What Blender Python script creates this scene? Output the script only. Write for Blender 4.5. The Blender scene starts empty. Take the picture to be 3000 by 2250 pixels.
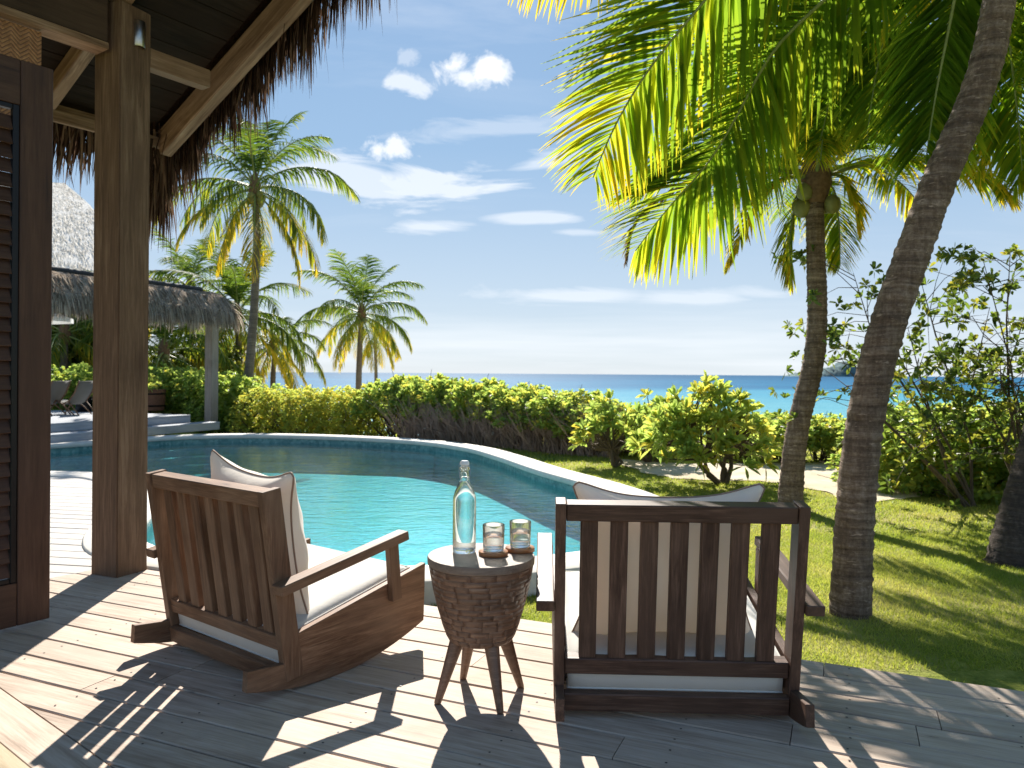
import bpy, bmesh, math, random
import numpy as np
from mathutils import Vector, Matrix
R = math.radians
random.seed(7); rng = np.random.default_rng(7)

# ------------------------------------------------------------------ camera, sky, sun, exposure
F = 2250.0; HC = 1.15; HOR = 1094.0; ROLL = 0.0070
scene = bpy.context.scene; col = scene.collection
cam_d = bpy.data.cameras.new('camera'); cam = bpy.data.objects.new('camera', cam_d); col.objects.link(cam)
cam.location = (0, 0, HC); cam_d.sensor_width = 36; cam_d.lens = 36*F/3000
cam.rotation_euler = (Matrix.Rotation(R(90), 3, 'X') @ Matrix.Rotation(ROLL, 3, 'Z')).to_euler()
cam_d.shift_y = -(1125-HOR)/3000
cam_d.clip_start = 0.05; cam_d.clip_end = 40000
cam_d.dof.use_dof = True; cam_d.dof.focus_distance = 2.75; cam_d.dof.aperture_fstop = 5.6
scene.camera = cam
SUN_EL, SUN_AZ = 39.0, -6.0
world = bpy.data.worlds.new('World'); scene.world = world; world.use_nodes = True
sun_d = bpy.data.lights.new('sun', 'SUN'); sun = bpy.data.objects.new('sun', sun_d); col.objects.link(sun)
sun_d.energy = 5.0; sun_d.angle = R(0.5); sun_d.color = (1.0, 0.95, 0.87)
sdir = Vector((math.sin(R(SUN_AZ))*math.cos(R(SUN_EL)), math.cos(R(SUN_AZ))*math.cos(R(SUN_EL)), math.sin(R(SUN_EL))))
sun.rotation_euler = sdir.to_track_quat('Z', 'Y').to_euler()
vs = scene.view_settings
vs.view_transform = 'Standard'; vs.look = 'None'; vs.gamma = 1; vs.use_curve_mapping = False
vs.exposure = 1.10
SKY_STRENGTH = 0.11

# ------------------------------------------------------------------ node helper
class NT:
    def __init__(s, tree): s.t = tree; s.n = tree.nodes; s.l = tree.links
    def node(s, typ, ins=None, **props):
        nd = s.n.new(typ)
        for k, v in props.items(): setattr(nd, k, v)
        if ins:
            for k, v in ins.items(): s.put(nd.inputs[k], v)
        return nd
    def put(s, sock, v):
        if isinstance(v, bpy.types.NodeSocket): s.l.new(v, sock)
        elif isinstance(v, bpy.types.Node): s.l.new(v.outputs[0], sock)
        elif v is not None:
            if hasattr(sock.default_value, '__len__') and not hasattr(v, '__len__'):
                v = (v,)*len(sock.default_value)
            if hasattr(sock.default_value, '__len__') and len(sock.default_value) == 4 and len(v) == 3: v = (*v, 1)
            sock.default_value = v
    def m(s, op, a, b=0.0, c=None, clamp=False):
        nd = s.n.new('ShaderNodeMath'); nd.operation = op; nd.use_clamp = clamp
        s.put(nd.inputs[0], a); s.put(nd.inputs[1], b)
        if c is not None: s.put(nd.inputs[2], c)
        return nd.outputs[0]
    def vm(s, op, a, b=None):
        nd = s.n.new('ShaderNodeVectorMath'); nd.operation = op
        s.put(nd.inputs[0], a)
        if b is not None: s.put(nd.inputs[1], b)
        return nd.outputs[0]
    def sep(s, v):
        nd = s.node('ShaderNodeSeparateXYZ', {0: v}); return nd.outputs
    def com(s, x, y, z): return s.node('ShaderNodeCombineXYZ', {0: x, 1: y, 2: z}).outputs[0]
    def noise(s, vec, scale, detail=4, rough=.55, dist=0.0):
        return s.node('ShaderNodeTexNoise', {'Vector': vec, 'Scale': scale, 'Detail': detail, 'Roughness': rough, 'Distortion': dist}).outputs['Fac']
    def ramp(s, fac, stops, interp='LINEAR'):
        nd = s.n.new('ShaderNodeValToRGB'); s.put(nd.inputs[0], fac); r = nd.color_ramp; r.interpolation = interp
        while len(r.elements) < len(stops): r.elements.new(.5)
        for e, (p, c) in zip(r.elements, stops):
            e.position = p; e.color = (*c, 1) if len(c) == 3 else c
        return nd.outputs[0]
    def mapr(s, v, a, b, c=0.0, d=1.0):
        nd = s.n.new('ShaderNodeMapRange'); nd.clamp = True
        for i, x in enumerate((v, a, b, c, d)): s.put(nd.inputs[i], x)
        return nd.outputs[0]
    def mix(s, f, a, b, blend='MIX'):
        nd = s.n.new('ShaderNodeMix'); nd.data_type = 'RGBA'; nd.blend_type = blend
        s.put(nd.inputs[0], f); s.put(nd.inputs[6], a); s.put(nd.inputs[7], b); return nd.outputs[2]
    def mapping(s, vec, scale=(1, 1, 1), loc=(0, 0, 0), rot=(0, 0, 0)):
        return s.node('ShaderNodeMapping', {'Vector': vec, 'Scale': scale, 'Location': loc, 'Rotation': rot}).outputs[0]
    def bump(s, h, strength=.3, dist=.01, normal=None):
        nd = s.node('ShaderNodeBump', {'Strength': strength, 'Distance': dist, 'Height': h})
        if normal is not None: s.put(nd.inputs['Normal'], normal)
        return nd.outputs[0]
    def attr(s, name): return s.node('ShaderNodeAttribute', attribute_name=name).outputs['Fac']
def newmat(name):
    mt = bpy.data.materials.new(name); mt.use_nodes = True; mt.node_tree.nodes.clear()
    t = NT(mt.node_tree); out = t.n.new('ShaderNodeOutputMaterial'); return mt, t, out
def princ(t, out, **ins):
    nd = t.n.new('ShaderNodeBsdfPrincipled')
    for k, v in ins.items():
        k = {'color': 'Base Color', 'rough': 'Roughness', 'metal': 'Metallic', 'normal': 'Normal', 'spec': 'Specular IOR Level',
             'trans': 'Transmission Weight', 'ior': 'IOR', 'sheen': 'Sheen Weight', 'coat': 'Coat Weight', 'alpha': 'Alpha'}[k]
        t.put(nd.inputs[k], v)
    if out is not None: t.l.new(nd.outputs[0], out.inputs[0])
    return nd.outputs[0]

# ------------------------------------------------------------------ sky
def build_sky():
    t = NT(world.node_tree); t.n.clear()
    out = t.n.new('ShaderNodeOutputWorld'); bg = t.n.new('ShaderNodeBackground')
    sky = t.n.new('ShaderNodeTexSky'); sky.sky_type = 'NISHITA'; sky.sun_disc = False
    sky.sun_elevation = R(SUN_EL); sky.sun_rotation = R(SUN_AZ); sky.air_density = 1.0; sky.dust_density = 0.55; sky.ozone_density = 2.2
    g = t.node('ShaderNodeTexCoord').outputs['Generated']
    x, y, z = t.sep(g)
    skyc = sky.outputs[0]
    # thin high veil everywhere, in the plane of the cloud layer
    zz = t.m('ADD', t.m('MAXIMUM', z, 0.0), 0.10)
    pl = t.com(t.m('DIVIDE', x, zz), t.m('DIVIDE', y, zz), 0.0)
    w1 = t.noise(t.mapping(pl, (.55, 1.25, 1), rot=(0, 0, R(12))), 1.5, 9, .62, .55)
    w2 = t.noise(t.mapping(pl, (.35, .8, 1), (3, 1, 0)), .8, 4, .5)
    wis = t.m('MULTIPLY', t.mapr(w1, .50, .78), t.mapr(w2, .42, .62))
    low = t.mapr(z, .16, .0)
    bank = t.noise(t.com(t.m('MULTIPLY', x, 1.4), t.m('MULTIPLY', y, 1.4), t.m('MULTIPLY', z, 26)), 1.6, 6, .5)
    bankm = t.m('MULTIPLY', t.mapr(bank, .40, .66), t.m('MULTIPLY', t.mapr(z, .11, .045), .45))
    cloud = t.m('MAXIMUM', t.m('MULTIPLY', wis, .38), bankm)
    # individual clouds, each at its own direction
    yy = t.m('MAXIMUM', y, .05)
    qx = t.m('DIVIDE', x, yy); qz = t.m('DIVIDE', z, yy)
    q = t.com(qx, qz, 0.0)
    puff_n = t.noise(q, 17, 9, .62, .25)
    wisp_n = t.noise(t.mapping(q, (5, 26, 1), rot=(0, 0, R(9))), 1.0, 8, .6, .9)
    def spot(u, v, ru, rv, noi, amp, gain, rot=0.0):
        cx, cz = (u-1500)/F, (HOR-v)/F
        dx = t.m('SUBTRACT', qx, cx); dz = t.m('SUBTRACT', qz, cz)
        ca, sa = math.cos(rot), math.sin(rot)
        ex = t.m('DIVIDE', t.m('ADD', t.m('MULTIPLY', dx, ca), t.m('MULTIPLY', dz, sa)), ru/F)
        ez = t.m('DIVIDE', t.m('SUBTRACT', t.m('MULTIPLY', dz, ca), t.m('MULTIPLY', dx, sa)), rv/F)
        r = t.m('SQRT', t.m('ADD', t.m('MULTIPLY', ex, ex), t.m('MULTIPLY', ez, ez)))
        f = t.m('SUBTRACT', t.m('SUBTRACT', 1.0, r), t.m('MULTIPLY', t.m('SUBTRACT', .52, noi), amp))
        return t.m('MULTIPLY', t.mapr(f, .0, .55), gain)
    front = t.mapr(y, .05, .2)
    for a in ((1325, 188, 62, 58, puff_n, 3.6, 1.0), (1425, 212, 85, 52, puff_n, 3.4, 1.0), (1350, 228, 70, 40, puff_n, 3.4, .9), (1195, 246, 85, 34, puff_n, 3.8, .7, -.25),
              (1150, 440, 85, 42, puff_n, 4.6, .9), (1190, 165, 40, 28, puff_n, 5, .35),
              (1290, 525, 270, 62, wisp_n, 4.2, .7, .1), (1040, 540, 230, 80, wisp_n, 4.0, .6, -.3), (1600, 470, 190, 40, wisp_n, 3.5, .5, .3),
              (1240, 668, 150, 26, wisp_n, 2.5, .6), (1560, 638, 150, 22, wisp_n, 2.5, .55), (1700, 678, 110, 14, wisp_n, 2.2, .4),
              (1500, 370, 360, 40, wisp_n, 3.6, .3, .12), (1650, 865, 300, 30, wisp_n, 2.5, .5), (2050, 870, 240, 34, wisp_n, 2.5, .45)):
        cloud = t.m('MAXIMUM', cloud, t.m('MULTIPLY', spot(*a), front))
    cloudcol = t.vm('MULTIPLY', (1, 1, 1), (4.6, 4.75, 4.95))
    haze_f = t.m('MULTIPLY', t.m('POWER', low, 1.6), .62)
    grad = t.ramp(t.m('MAXIMUM', z, 0.0), [(0, (3.0, 3.4, 3.75)), (.08, (2.35, 2.9, 3.5)), (.28, (1.32, 2.12, 3.15)), (.60, (.80, 1.52, 2.75)), (1, (.45, .98, 1.95))])
    base = t.mix(.95, skyc, grad)
    c = t.mix(t.m('MULTIPLY', cloud, .95), base, cloudcol)
    t.put(bg.inputs[0], c); bg.inputs[1].default_value = SKY_STRENGTH
    t.l.new(bg.outputs[0], out.inputs[0])
build_sky()

# ------------------------------------------------------------------ positions: where a point of the photo stands in the place
def lv(u, v): return u + ROLL*(v-1125), v - ROLL*(u-1500)
def at(u, v, Y):
    u, v = lv(u, v); return Vector(((u-1500)/F*Y, Y, HC-(v-HOR)/F*Y))
def gnd(u, v, z=0.0):
    u, v = lv(u, v); Y = F*(HC-z)/(v-HOR); return Vector(((u-1500)/F*Y, Y, z))

# ------------------------------------------------------------------ object helpers
def props(o, label=None, cat=None, group=None, kind=None):
    if label: o['label'] = label
    if cat: o['category'] = cat
    if group: o['group'] = group
    if kind: o['kind'] = kind
    return o
def empty(name, loc=(0, 0, 0), rz=0.0, label=None, cat=None, group=None, kind=None, parent=None):
    o = bpy.data.objects.new(name, None); col.objects.link(o); o.location = loc; o.rotation_euler = (0, 0, rz)
    o.empty_display_size = .1
    if parent: o.parent = parent
    return props(o, label, cat, group, kind)
def link(name, me, parent=None, mat=None):
    if mat is not None and len(me.materials) == 0:
        for mm in (mat if isinstance(mat, (list, tuple)) else [mat]): me.materials.append(mm)
    o = bpy.data.objects.new(name, me); col.objects.link(o)
    if parent: o.parent = parent
    return o
def mk(name, V, faces, mats=None, tint=None, midx=None, smooth=False):
    """faces: list of (n,k) int arrays or list of tuples"""
    me = bpy.data.meshes.new(name)
    V = np.asarray(V, dtype=np.float32).reshape(-1, 3)
    arrs = []
    for f in faces:
        f = np.asarray(f, dtype=np.int32)
        if f.ndim == 1: f = f[None, :]
        if len(f): arrs.append(f)
    loops = np.concatenate([a.ravel() for a in arrs])
    tot = np.concatenate([np.full(len(a), a.shape[1], dtype=np.int32) for a in arrs])
    start = np.concatenate([[0], np.cumsum(tot)[:-1]]).astype(np.int32)
    me.vertices.add(len(V)); me.vertices.foreach_set('co', V.ravel())
    me.loops.add(len(loops)); me.loops.foreach_set('vertex_index', loops)
    me.polygons.add(len(tot)); me.polygons.foreach_set('loop_start', start); me.polygons.foreach_set('loop_total', tot)
    if midx is not None: me.polygons.foreach_set('material_index', np.asarray(midx, dtype=np.int32))
    me.update(calc_edges=True); me.validate()
    if tint is not None:
        a = me.attributes.new('tint', 'FLOAT', 'POINT'); a.data.foreach_set('value', np.asarray(tint, dtype=np.float32))
    if smooth: me.shade_smooth()
    if mats:
        for mm in (mats if isinstance(mats, (list, tuple)) else [mats]): me.materials.append(mm)
    return me
_bc = {}
def boxmesh(L, W, T, mat, bev=.003):
    key = (round(L, 4), round(W, 4), round(T, 4), mat.name, bev)
    if key in _bc: return _bc[key]
    bm = bmesh.new(); bmesh.ops.create_cube(bm, size=1)
    bmesh.ops.scale(bm, vec=(L, W, T), verts=bm.verts)
    if bev > 0: bmesh.ops.bevel(bm, geom=bm.edges[:], offset=bev, segments=1 if bev < .004 else 2, affect='EDGES')
    me = bpy.data.meshes.new('board'); bm.to_mesh(me); bm.free(); me.materials.append(mat); _bc[key] = me
    return me
def beam(name, parent, p0, p1, W, T, mat, up=(0, 0, 1), bev=.003, label=None):
    """board whose local X runs p0->p1, local Y its width W, local Z (towards up) its thickness T"""
    p0, p1 = Vector(p0), Vector(p1); X = (p1-p0).normalized(); Z = Vector(up)
    Y = Z.cross(X).normalized(); Z = X.cross(Y).normalized()
    o = link(name, boxmesh((p1-p0).length, W, T, mat, bev), parent)
    M = Matrix.Identity(4)
    for i in range(3): M[i][0], M[i][1], M[i][2] = X[i], Y[i], Z[i]
    M.translation = (p0+p1)/2
    o.matrix_local = M
    if label: o['label'] = label
    return o
def lathe(name, prof, mat, n=40, smooth=True, cap=True):
    V = []; Fq = []
    ang = np.linspace(0, 2*math.pi, n, endpoint=False)
    for r, z in prof:
        V.append(np.stack([r*np.cos(ang), r*np.sin(ang), np.full(n, z)], 1))
    V = np.concatenate(V); m = len(prof); i = np.arange(n); j = (i+1) % n
    for k in range(m-1): Fq.append(np.stack([k*n+i, k*n+j, (k+1)*n+j, (k+1)*n+i], 1))
    fs = [np.concatenate(Fq)]
    if cap:
        fs.append(np.arange(n)[::-1].reshape(1, -1)); fs.append((np.arange(n)+(m-1)*n).reshape(1, -1))
    me = mk(name, V, fs, mat)
    if smooth:
        me.shade_smooth()
        try: me.set_sharp_from_angle(angle=R(40))
        except Exception: pass
    return me
def tube_geo(path, radii, n=6, off=0):
    P = np.asarray(path, float); m = len(P)
    T = np.gradient(P, axis=0); T /= (np.linalg.norm(T, axis=1, keepdims=True)+1e-9)
    ref = np.array([1.0, 0, 0]) if abs(T[0][0]) < .8 else np.array([0, 1.0, 0])
    ang = np.linspace(0, 2*math.pi, n, endpoint=False)
    V = []
    for k in range(m):
        a = np.cross(T[k], ref); a /= np.linalg.norm(a)+1e-9; b = np.cross(T[k], a); ref = -np.cross(T[k], a) if False else ref
        r = radii[k] if hasattr(radii, '__len__') else radii
        rr = r if np.ndim(r) else np.full(n, r)
        V.append(P[k]+np.outer(rr*np.cos(ang), a)+np.outer(rr*np.sin(ang), b))
    V = np.concatenate(V); i = np.arange(n); j = (i+1) % n
    Fq = np.concatenate([np.stack([k*n+i, k*n+j, (k+1)*n+j, (k+1)*n+i], 1) for k in range(m-1)])+off
    return V, Fq
def tube(name, path, radii, mat, n=8, parent=None, smooth=True):
    V, Fq = tube_geo(path, radii, n); m = len(path)
    me = mk(name, V, [Fq, np.arange(n)[::-1].reshape(1, -1), (np.arange(n)+(m-1)*n).reshape(1, -1)], mat, smooth=smooth)
    return link(name, me, parent)
def prism(name, pts, y0, y1, mat, axis='x', bev=.002):
    """polygon pts (a,b) extruded along axis x between y0,y1: a->y, b->z"""
    n = len(pts); V = []
    for x in (y0, y1):
        for a, b in pts: V.append((x, a, b) if axis == 'x' else (a, b, x))
    fs = [tuple(range(n))[::-1], tuple(range(n, 2*n))] + [(i, (i+1) % n, n+(i+1) % n, n+i) for i in range(n)]
    me = bpy.data.meshes.new(name); me.from_pydata(V, [], fs)
    bm = bmesh.new(); bm.from_mesh(me); bmesh.ops.recalc_face_normals(bm, faces=bm.faces)
    if bev:
        ed = [e for e in bm.edges if len(e.link_faces) == 2 and e.calc_face_angle(0) > R(35)]
        bmesh.ops.bevel(bm, geom=ed, offset=bev, segments=1, affect='EDGES')
    bm.to_mesh(me); bm.free(); me.materials.append(mat); return me

def orient(o, axis, parentloc=None):
    """make local X the long axis of a mesh whose long axis is y or z, so that the grain runs along it"""
    Rm = Matrix.Rotation(R(90), 4, 'Z') if axis == 'y' else Matrix.Rotation(R(-90), 4, 'Y')
    o.data.transform(Rm.inverted()); o.matrix_local = o.matrix_local @ Rm; return o

# ------------------------------------------------------------------ materials
def wood(name, c1, c2, c3=None, scale=1.0, rough=.6, spots=0.0, var=.35, bumpk=.35, weather=None, coat=0.0, axis='x', glare=.4):
    mt, t, out = newmat(name)
    obc = t.node('ShaderNodeTexCoord').outputs['Object']
    rnd = t.node('ShaderNodeObjectInfo').outputs['Random']
    v = t.vm('ADD', obc, t.com(t.m('MULTIPLY', rnd, 37.0), t.m('MULTIPLY', rnd, 11.0), t.m('MULTIPLY', rnd, 5.0)))
    st = {'x': (1.6, 22, 22), 'z': (22, 22, 1.6)}[axis]
    grain = t.noise(t.mapping(v, tuple(k*scale for k in st)), 1.6, 8, .62, .6)
    fine = t.noise(t.mapping(v, tuple(k*scale*(3.2 if k > 5 else 2.2) for k in st)), 2.4, 4, .7)
    big = t.noise(t.mapping(v, tuple(k*scale*(.12 if k > 5 else .8) for k in st)), 2.0, 3, .5)
    f = t.m('ADD', t.m('MULTIPLY', grain, .62), t.m('MULTIPLY', fine, .38))
    c = t.ramp(f, [(.34, c1), (.50, c2), (.64, c3 or c2)])
    streak = t.noise(t.mapping(v, tuple(k*scale*(2.0 if k > 5 else 1.2) for k in st)), 1.0, 3, .8)
    c = t.mix(t.mapr(streak, .60, .74, 0, .6), c, tuple(k*.45 for k in c1))
    blot = t.noise(v, 3.2*scale, 5, .65); c = t.mix(t.mapr(blot, .48, .72, 0, .42), c, tuple(k*.8 for k in c1))
    c = t.mix(t.mapr(big, .38, .68, 0, .6), c, weather or c2)
    br = t.m('ADD', 1-var/2, t.m('MULTIPLY', rnd, var))
    c = t.vm('MULTIPLY', c, t.com(br, br, br))
    if spots:
        vo = t.node('ShaderNodeTexVoronoi', {'Vector': t.mapping(v, (3, 12, 12)), 'Scale': 1.0}).outputs['Distance']
        sp = t.mapr(t.m('ADD', vo, t.m('MULTIPLY', t.noise(v, 60, 3), .08)), .06, .11)
        c = t.mix(t.m('MULTIPLY', t.m('SUBTRACT', 1.0, sp), spots), c, tuple(k*.35 for k in c1))
    nrm = t.bump(f, bumpk, .002)
    rg = t.mapr(grain, .3, .7, rough-.08, rough+.12)
    princ(t, out, color=c, rough=rg, normal=nrm, spec=glare, coat=coat)
    return mt
DECK = wood('deck_wood', (.25, .18, .13), (.45, .345, .265), (.57, .475, .39), .8, .66, .55, .20, .5, (.49, .395, .315), glare=.2)
DECKP = wood('poolside_deck_wood', (.36, .32, .275), (.47, .43, .385), (.54, .50, .46), .8, .65, .2, .14, .3, (.49, .455, .415), glare=.2)
TERR = wood('terrace_wood', (.21, .22, .24), (.30, .315, .34), (.38, .39, .42), .6, .7, 0, .25, .3)
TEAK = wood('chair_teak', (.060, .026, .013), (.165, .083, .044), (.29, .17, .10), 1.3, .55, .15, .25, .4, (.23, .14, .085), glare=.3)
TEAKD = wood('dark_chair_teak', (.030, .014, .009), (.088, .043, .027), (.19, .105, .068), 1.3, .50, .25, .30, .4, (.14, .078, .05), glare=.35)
POST = wood('post_wood', (.060, .034, .022), (.15, .092, .058), (.245, .165, .11), .7, .78, .4, .12, .6, (.135, .083, .053), glare=.15)
BEAMW = wood('beam_wood', (.085, .045, .024), (.23, .14, .085), (.37, .25, .165), .7, .7, .35, .2, .5, glare=.15)
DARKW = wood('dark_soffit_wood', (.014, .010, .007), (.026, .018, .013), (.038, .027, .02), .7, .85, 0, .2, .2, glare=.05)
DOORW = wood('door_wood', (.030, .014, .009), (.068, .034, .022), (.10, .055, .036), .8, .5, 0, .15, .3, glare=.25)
BEAM_SHADE = wood('shaded_beam_wood', (.030, .017, .010), (.065, .040, .025), (.095, .06, .04), .7, .7, .2, .15, .4, glare=.2)  # shade on the beam's side face put into a darker wood
TABW = wood('table_block_wood', (.06, .030, .018), (.165, .09, .055), (.30, .185, .12), 2.2, .40, 0, .42, .12, glare=.5)
TABT = wood('table_top_wood', (.10, .066, .046), (.22, .16, .12), (.32, .25, .195), 1.6, .55, 0, .2, .3, glare=.2)
COAST = wood('coaster_wood', (.18, .06, .02), (.34, .14, .05), (.48, .24, .10), 2.0, .35, 0, .2, .3, coat=.2)
GREYP = wood('grey_post_wood', (.19, .16, .135), (.29, .255, .22), (.37, .33, .295), .8, .75, 0, .1, .3, glare=.2)
BRAN = wood('branch_bark', (.05, .035, .022), (.115, .085, .058), (.18, .14, .10), 1.0, .85, 0, .2, .6, axis='z')
def plain(name, c, rough=.5, metal=0.0, spec=.5, noise=.0, ns=20, bumpk=0.0, **kw):
    mt, t, out = newmat(name); obc = t.node('ShaderNodeTexCoord').outputs['Object']
    cc = c; nrm = None
    if noise:
        n = t.noise(obc, ns, 6, .6); k = t.mapr(n, .3, .7, 1-noise, 1+noise); cc = t.vm('MULTIPLY', c, t.com(k, k, k))
        if bumpk: nrm = t.bump(n, bumpk, .01)
    princ(t, out, color=cc, rough=rough, metal=metal, spec=spec, normal=nrm, **kw); return mt
BLACKM = plain('black_metal', (.012, .012, .014), .35, .6)
TRACKM = plain('track_metal', (.03, .035, .06), .3, .8)
STEEL = plain('brushed_steel', (.45, .43, .40), .28, 1.0, noise=.15, ns=60)
def fabric(name, c, sc=900):
    mt, t, out = newmat(name); obc = t.node('ShaderNodeTexCoord').outputs['Object']
    w = t.noise(obc, sc, 2, .5); n = t.noise(obc, 7, 4, .5)
    k = t.mapr(n, .3, .7, .93, 1.04)
    cc = t.vm('MULTIPLY', c, t.com(k, k, k))
    nrm = t.bump(n, .25, .02, t.bump(w, .2, .001))
    b = princ(t, None, color=cc, rough=.85, sheen=.25, spec=.2, normal=nrm)
    tr = t.node('ShaderNodeBsdfTranslucent', {'Color': tuple(k*.95 for k in c)})
    mx = t.node('ShaderNodeMixShader', {0: .24, 1: b, 2: tr}); t.l.new(mx.outputs[0], out.inputs[0]); return mt
CREAM = fabric('cream_canvas', (.82, .745, .65)); CREAMS = fabric('seat_canvas', (.80, .77, .71))
PIPE = plain('brown_piping', (.30, .20, .14), .8)
SLING = fabric('grey_sling', (.20, .19, .17)); WHITEF = fabric('white_parasol_canvas', (.8, .8, .8))
STONE = plain('pool_coping_stone', (.62, .575, .50), .75, 0, .3, .10, 9, .15)
def glass(name, col_=(1, 1, 1), ior=1.45, rough=0.0):
    mt, t, out = newmat(name)
    g = t.node('ShaderNodeBsdfGlass', {'Color': col_, 'IOR': ior, 'Roughness': rough})
    tr = t.node('ShaderNodeBsdfTransparent', {'Color': col_})
    mx = t.node('ShaderNodeMixShader', {0: .07, 1: g.outputs[0], 2: tr.outputs[0]}); t.l.new(mx.outputs[0], out.inputs[0]); return mt
GLASS = glass('clear_glass', (.97, .99, .985)); WATERG = glass('drinking_water', (1, 1, 1), 1.33)
def leafmat(name, stops, tr_stops, mixf=.42, rough=.42, spec=.5):
    mt, t, out = newmat(name); a = t.attr('tint')
    b = princ(t, None, color=t.ramp(a, stops), rough=rough, spec=spec)
    tr = t.node('ShaderNodeBsdfTranslucent', {'Color': t.ramp(a, tr_stops)})
    mx = t.node('ShaderNodeMixShader', {0: mixf, 1: b, 2: tr}); t.l.new(mx.outputs[0], out.inputs[0]); return mt
# tint: 0 deep green ... .6 green ... .8 yellow ... 1 brown
PALM = leafmat('palm_leaflet', [(0, (.03, .07, .012)), (.45, (.08, .14, .016)), (.7, (.22, .24, .02)), (.85, (.48, .36, .03)), (1, (.16, .10, .045))],
               [(0, (.13, .25, .02)), (.45, (.32, .48, .03)), (.7, (.62, .62, .03)), (.85, (.9, .62, .03)), (1, (.16, .09, .03))], .60, .7, .0)
PALMF = leafmat('far_palm_leaflet', [(0, (.02, .05, .014)), (.45, (.055, .10, .02)), (.7, (.20, .22, .03)), (.85, (.48, .36, .03)), (1, (.22, .13, .04))],
               [(0, (.06, .12, .015)), (.45, (.20, .30, .03)), (.7, (.60, .58, .04)), (.85, (.9, .62, .03)), (1, (.3, .16, .04))], .42, .6, .08)
PALMSTEM = plain('palm_stem', (.20, .24, .06), .5, noise=.2)
SHRUB = leafmat('shrub_leaf', [(0, (.07, .125, .035)), (.5, (.17, .24, .06)), (.8, (.28, .33, .07)), (1, (.48, .38, .06))],
                [(0, (.30, .46, .09)), (.5, (.54, .68, .13)), (.8, (.72, .72, .12)), (1, (.9, .7, .08))], .60, .38, .4)
DARKLEAF = leafmat('dark_tree_leaf', [(0, (.015, .035, .012)), (.6, (.06, .10, .024)), (1, (.20, .19, .04))],
                   [(0, (.07, .13, .02)), (.6, (.30, .42, .05)), (1, (.65, .55, .06))], .42, .4, .45)
def bladed(name, stops, mixf=.2):
    return leafmat(name, stops, [(p, tuple(k*1.1 for k in c)) for p, c in stops], mixf, .8, .04)
THATCHD = bladed('brown_thatch', [(0, (.018, .010, .007)), (.6, (.075, .040, .024)), (1, (.24, .15, .095))], .3)
THATCHG = bladed('grey_thatch', [(0, (.15, .115, .085)), (.6, (.42, .34, .265)), (1, (.62, .53, .43))], .45)
THATCHW = bladed('sunlit_thatch', [(0, (.52, .48, .42)), (.6, (.80, .76, .68)), (1, (.86, .83, .76))], .35)  # straw colour raised to carry the sun on the far roof
GRASSM = leafmat('grass_blade', [(0, (.07, .12, .015)), (.6, (.17, .21, .03)), (1, (.34, .32, .08))],
                 [(0, (.30, .44, .04)), (.6, (.60, .66, .07)), (1, (.8, .72, .18))], .45, .5, .3)
def trunkmat(name, c1, c2, c3):
    mt, t, out = newmat(name); obc = t.node('ShaderNodeTexCoord').outputs['Object']
    wob = t.noise(obc, 3.0, 3, .5); x_, y_, z_ = t.sep(obc)
    zz = t.m('ADD', z_, t.m('MULTIPLY', wob, .05))
    ringn = t.noise(t.com(t.m('MULTIPLY', x_, 1.2), t.m('MULTIPLY', y_, 1.2), t.m('MULTIPLY', zz, 27)), 1.0, 5, .75, .3)
    gran = t.noise(obc, 55, 5, .75); crack = t.noise(t.mapping(obc, (38, 38, 5)), 1.0, 4, .6)
    n3 = t.noise(obc, 2.2, 4, .5)
    f = t.m('ADD', t.m('ADD', t.m('MULTIPLY', ringn, .50), t.m('MULTIPLY', gran, .28)), t.m('MULTIPLY', crack, .22))
    c = t.ramp(f, [(.36, c1), (.5, c2), (.60, c3)])
    dash = t.noise(t.com(t.m('MULTIPLY', x_, 14), t.m('MULTIPLY', y_, 14), t.m('MULTIPLY', zz, 60)), 1.0, 3, .6)
    c = t.mix(t.mapr(dash, .62, .70, 0, .7), c, tuple(min(1, k*1.6) for k in c3))
    c = t.mix(t.mapr(n3, .45, .7, 0, .45), c, c1)
    princ(t, out, color=c, rough=.85, spec=.25, normal=t.bump(f, .9, .02)); return mt
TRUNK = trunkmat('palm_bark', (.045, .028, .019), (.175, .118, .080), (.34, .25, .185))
TRUNK_SHADE = trunkmat('shaded_palm_bark', (.03, .022, .018), (.07, .05, .038), (.12, .09, .07))  # bark darkened to carry the shade on the third palm
TRUNKF = trunkmat('far_palm_bark', (.08, .065, .05), (.15, .125, .10), (.24, .21, .17))

# ================================================================== SETTING
U = Vector((-.918, .397)); U.normalize(); N = Vector((-U.y, U.x)); N = Vector((.397, .918)).normalized()   # deck board direction and its normal
# pool outlines (inner edge of the coping), read off as ground points
INNER = [(-4.75, 8.6), (-4.0, 8.15), (-3.25, 7.1), (-2.85, 6.1), (-2.62, 5.45), (-2.30, 4.98), (-1.7, 4.68), (-1.05, 4.50), (-.5, 4.53), (.15, 4.77), (.60, 5.03),
         (.95, 5.45), (1.12, 6.1), (1.06, 6.93), (.80, 7.85), (.30, 9.05), (-.2, 10.5), (-.72, 11.7), (-1.6, 12.75), (-2.96, 13.45), (-4.5, 13.75),
         (-5.7, 13.4), (-6.4, 12.5), (-7.2, 11.5), (-8.6, 10.6), (-9.6, 9.9), (-9.4, 8.9), (-8.0, 8.55), (-6.2, 8.6)]
def catmull(P, k=6):
    P = [Vector(p) for p in P]; n = len(P); o = []
    for i in range(n):
        a, b, c, d = P[i-1], P[i], P[(i+1) % n], P[(i+2) % n]
        for j in range(k):
            s = j/k
            o.append(.5*((2*b)+(c-a)*s+(2*a-5*b+4*c-d)*s*s+(3*b-3*c+d-a)*s**3))
    return o
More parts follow.
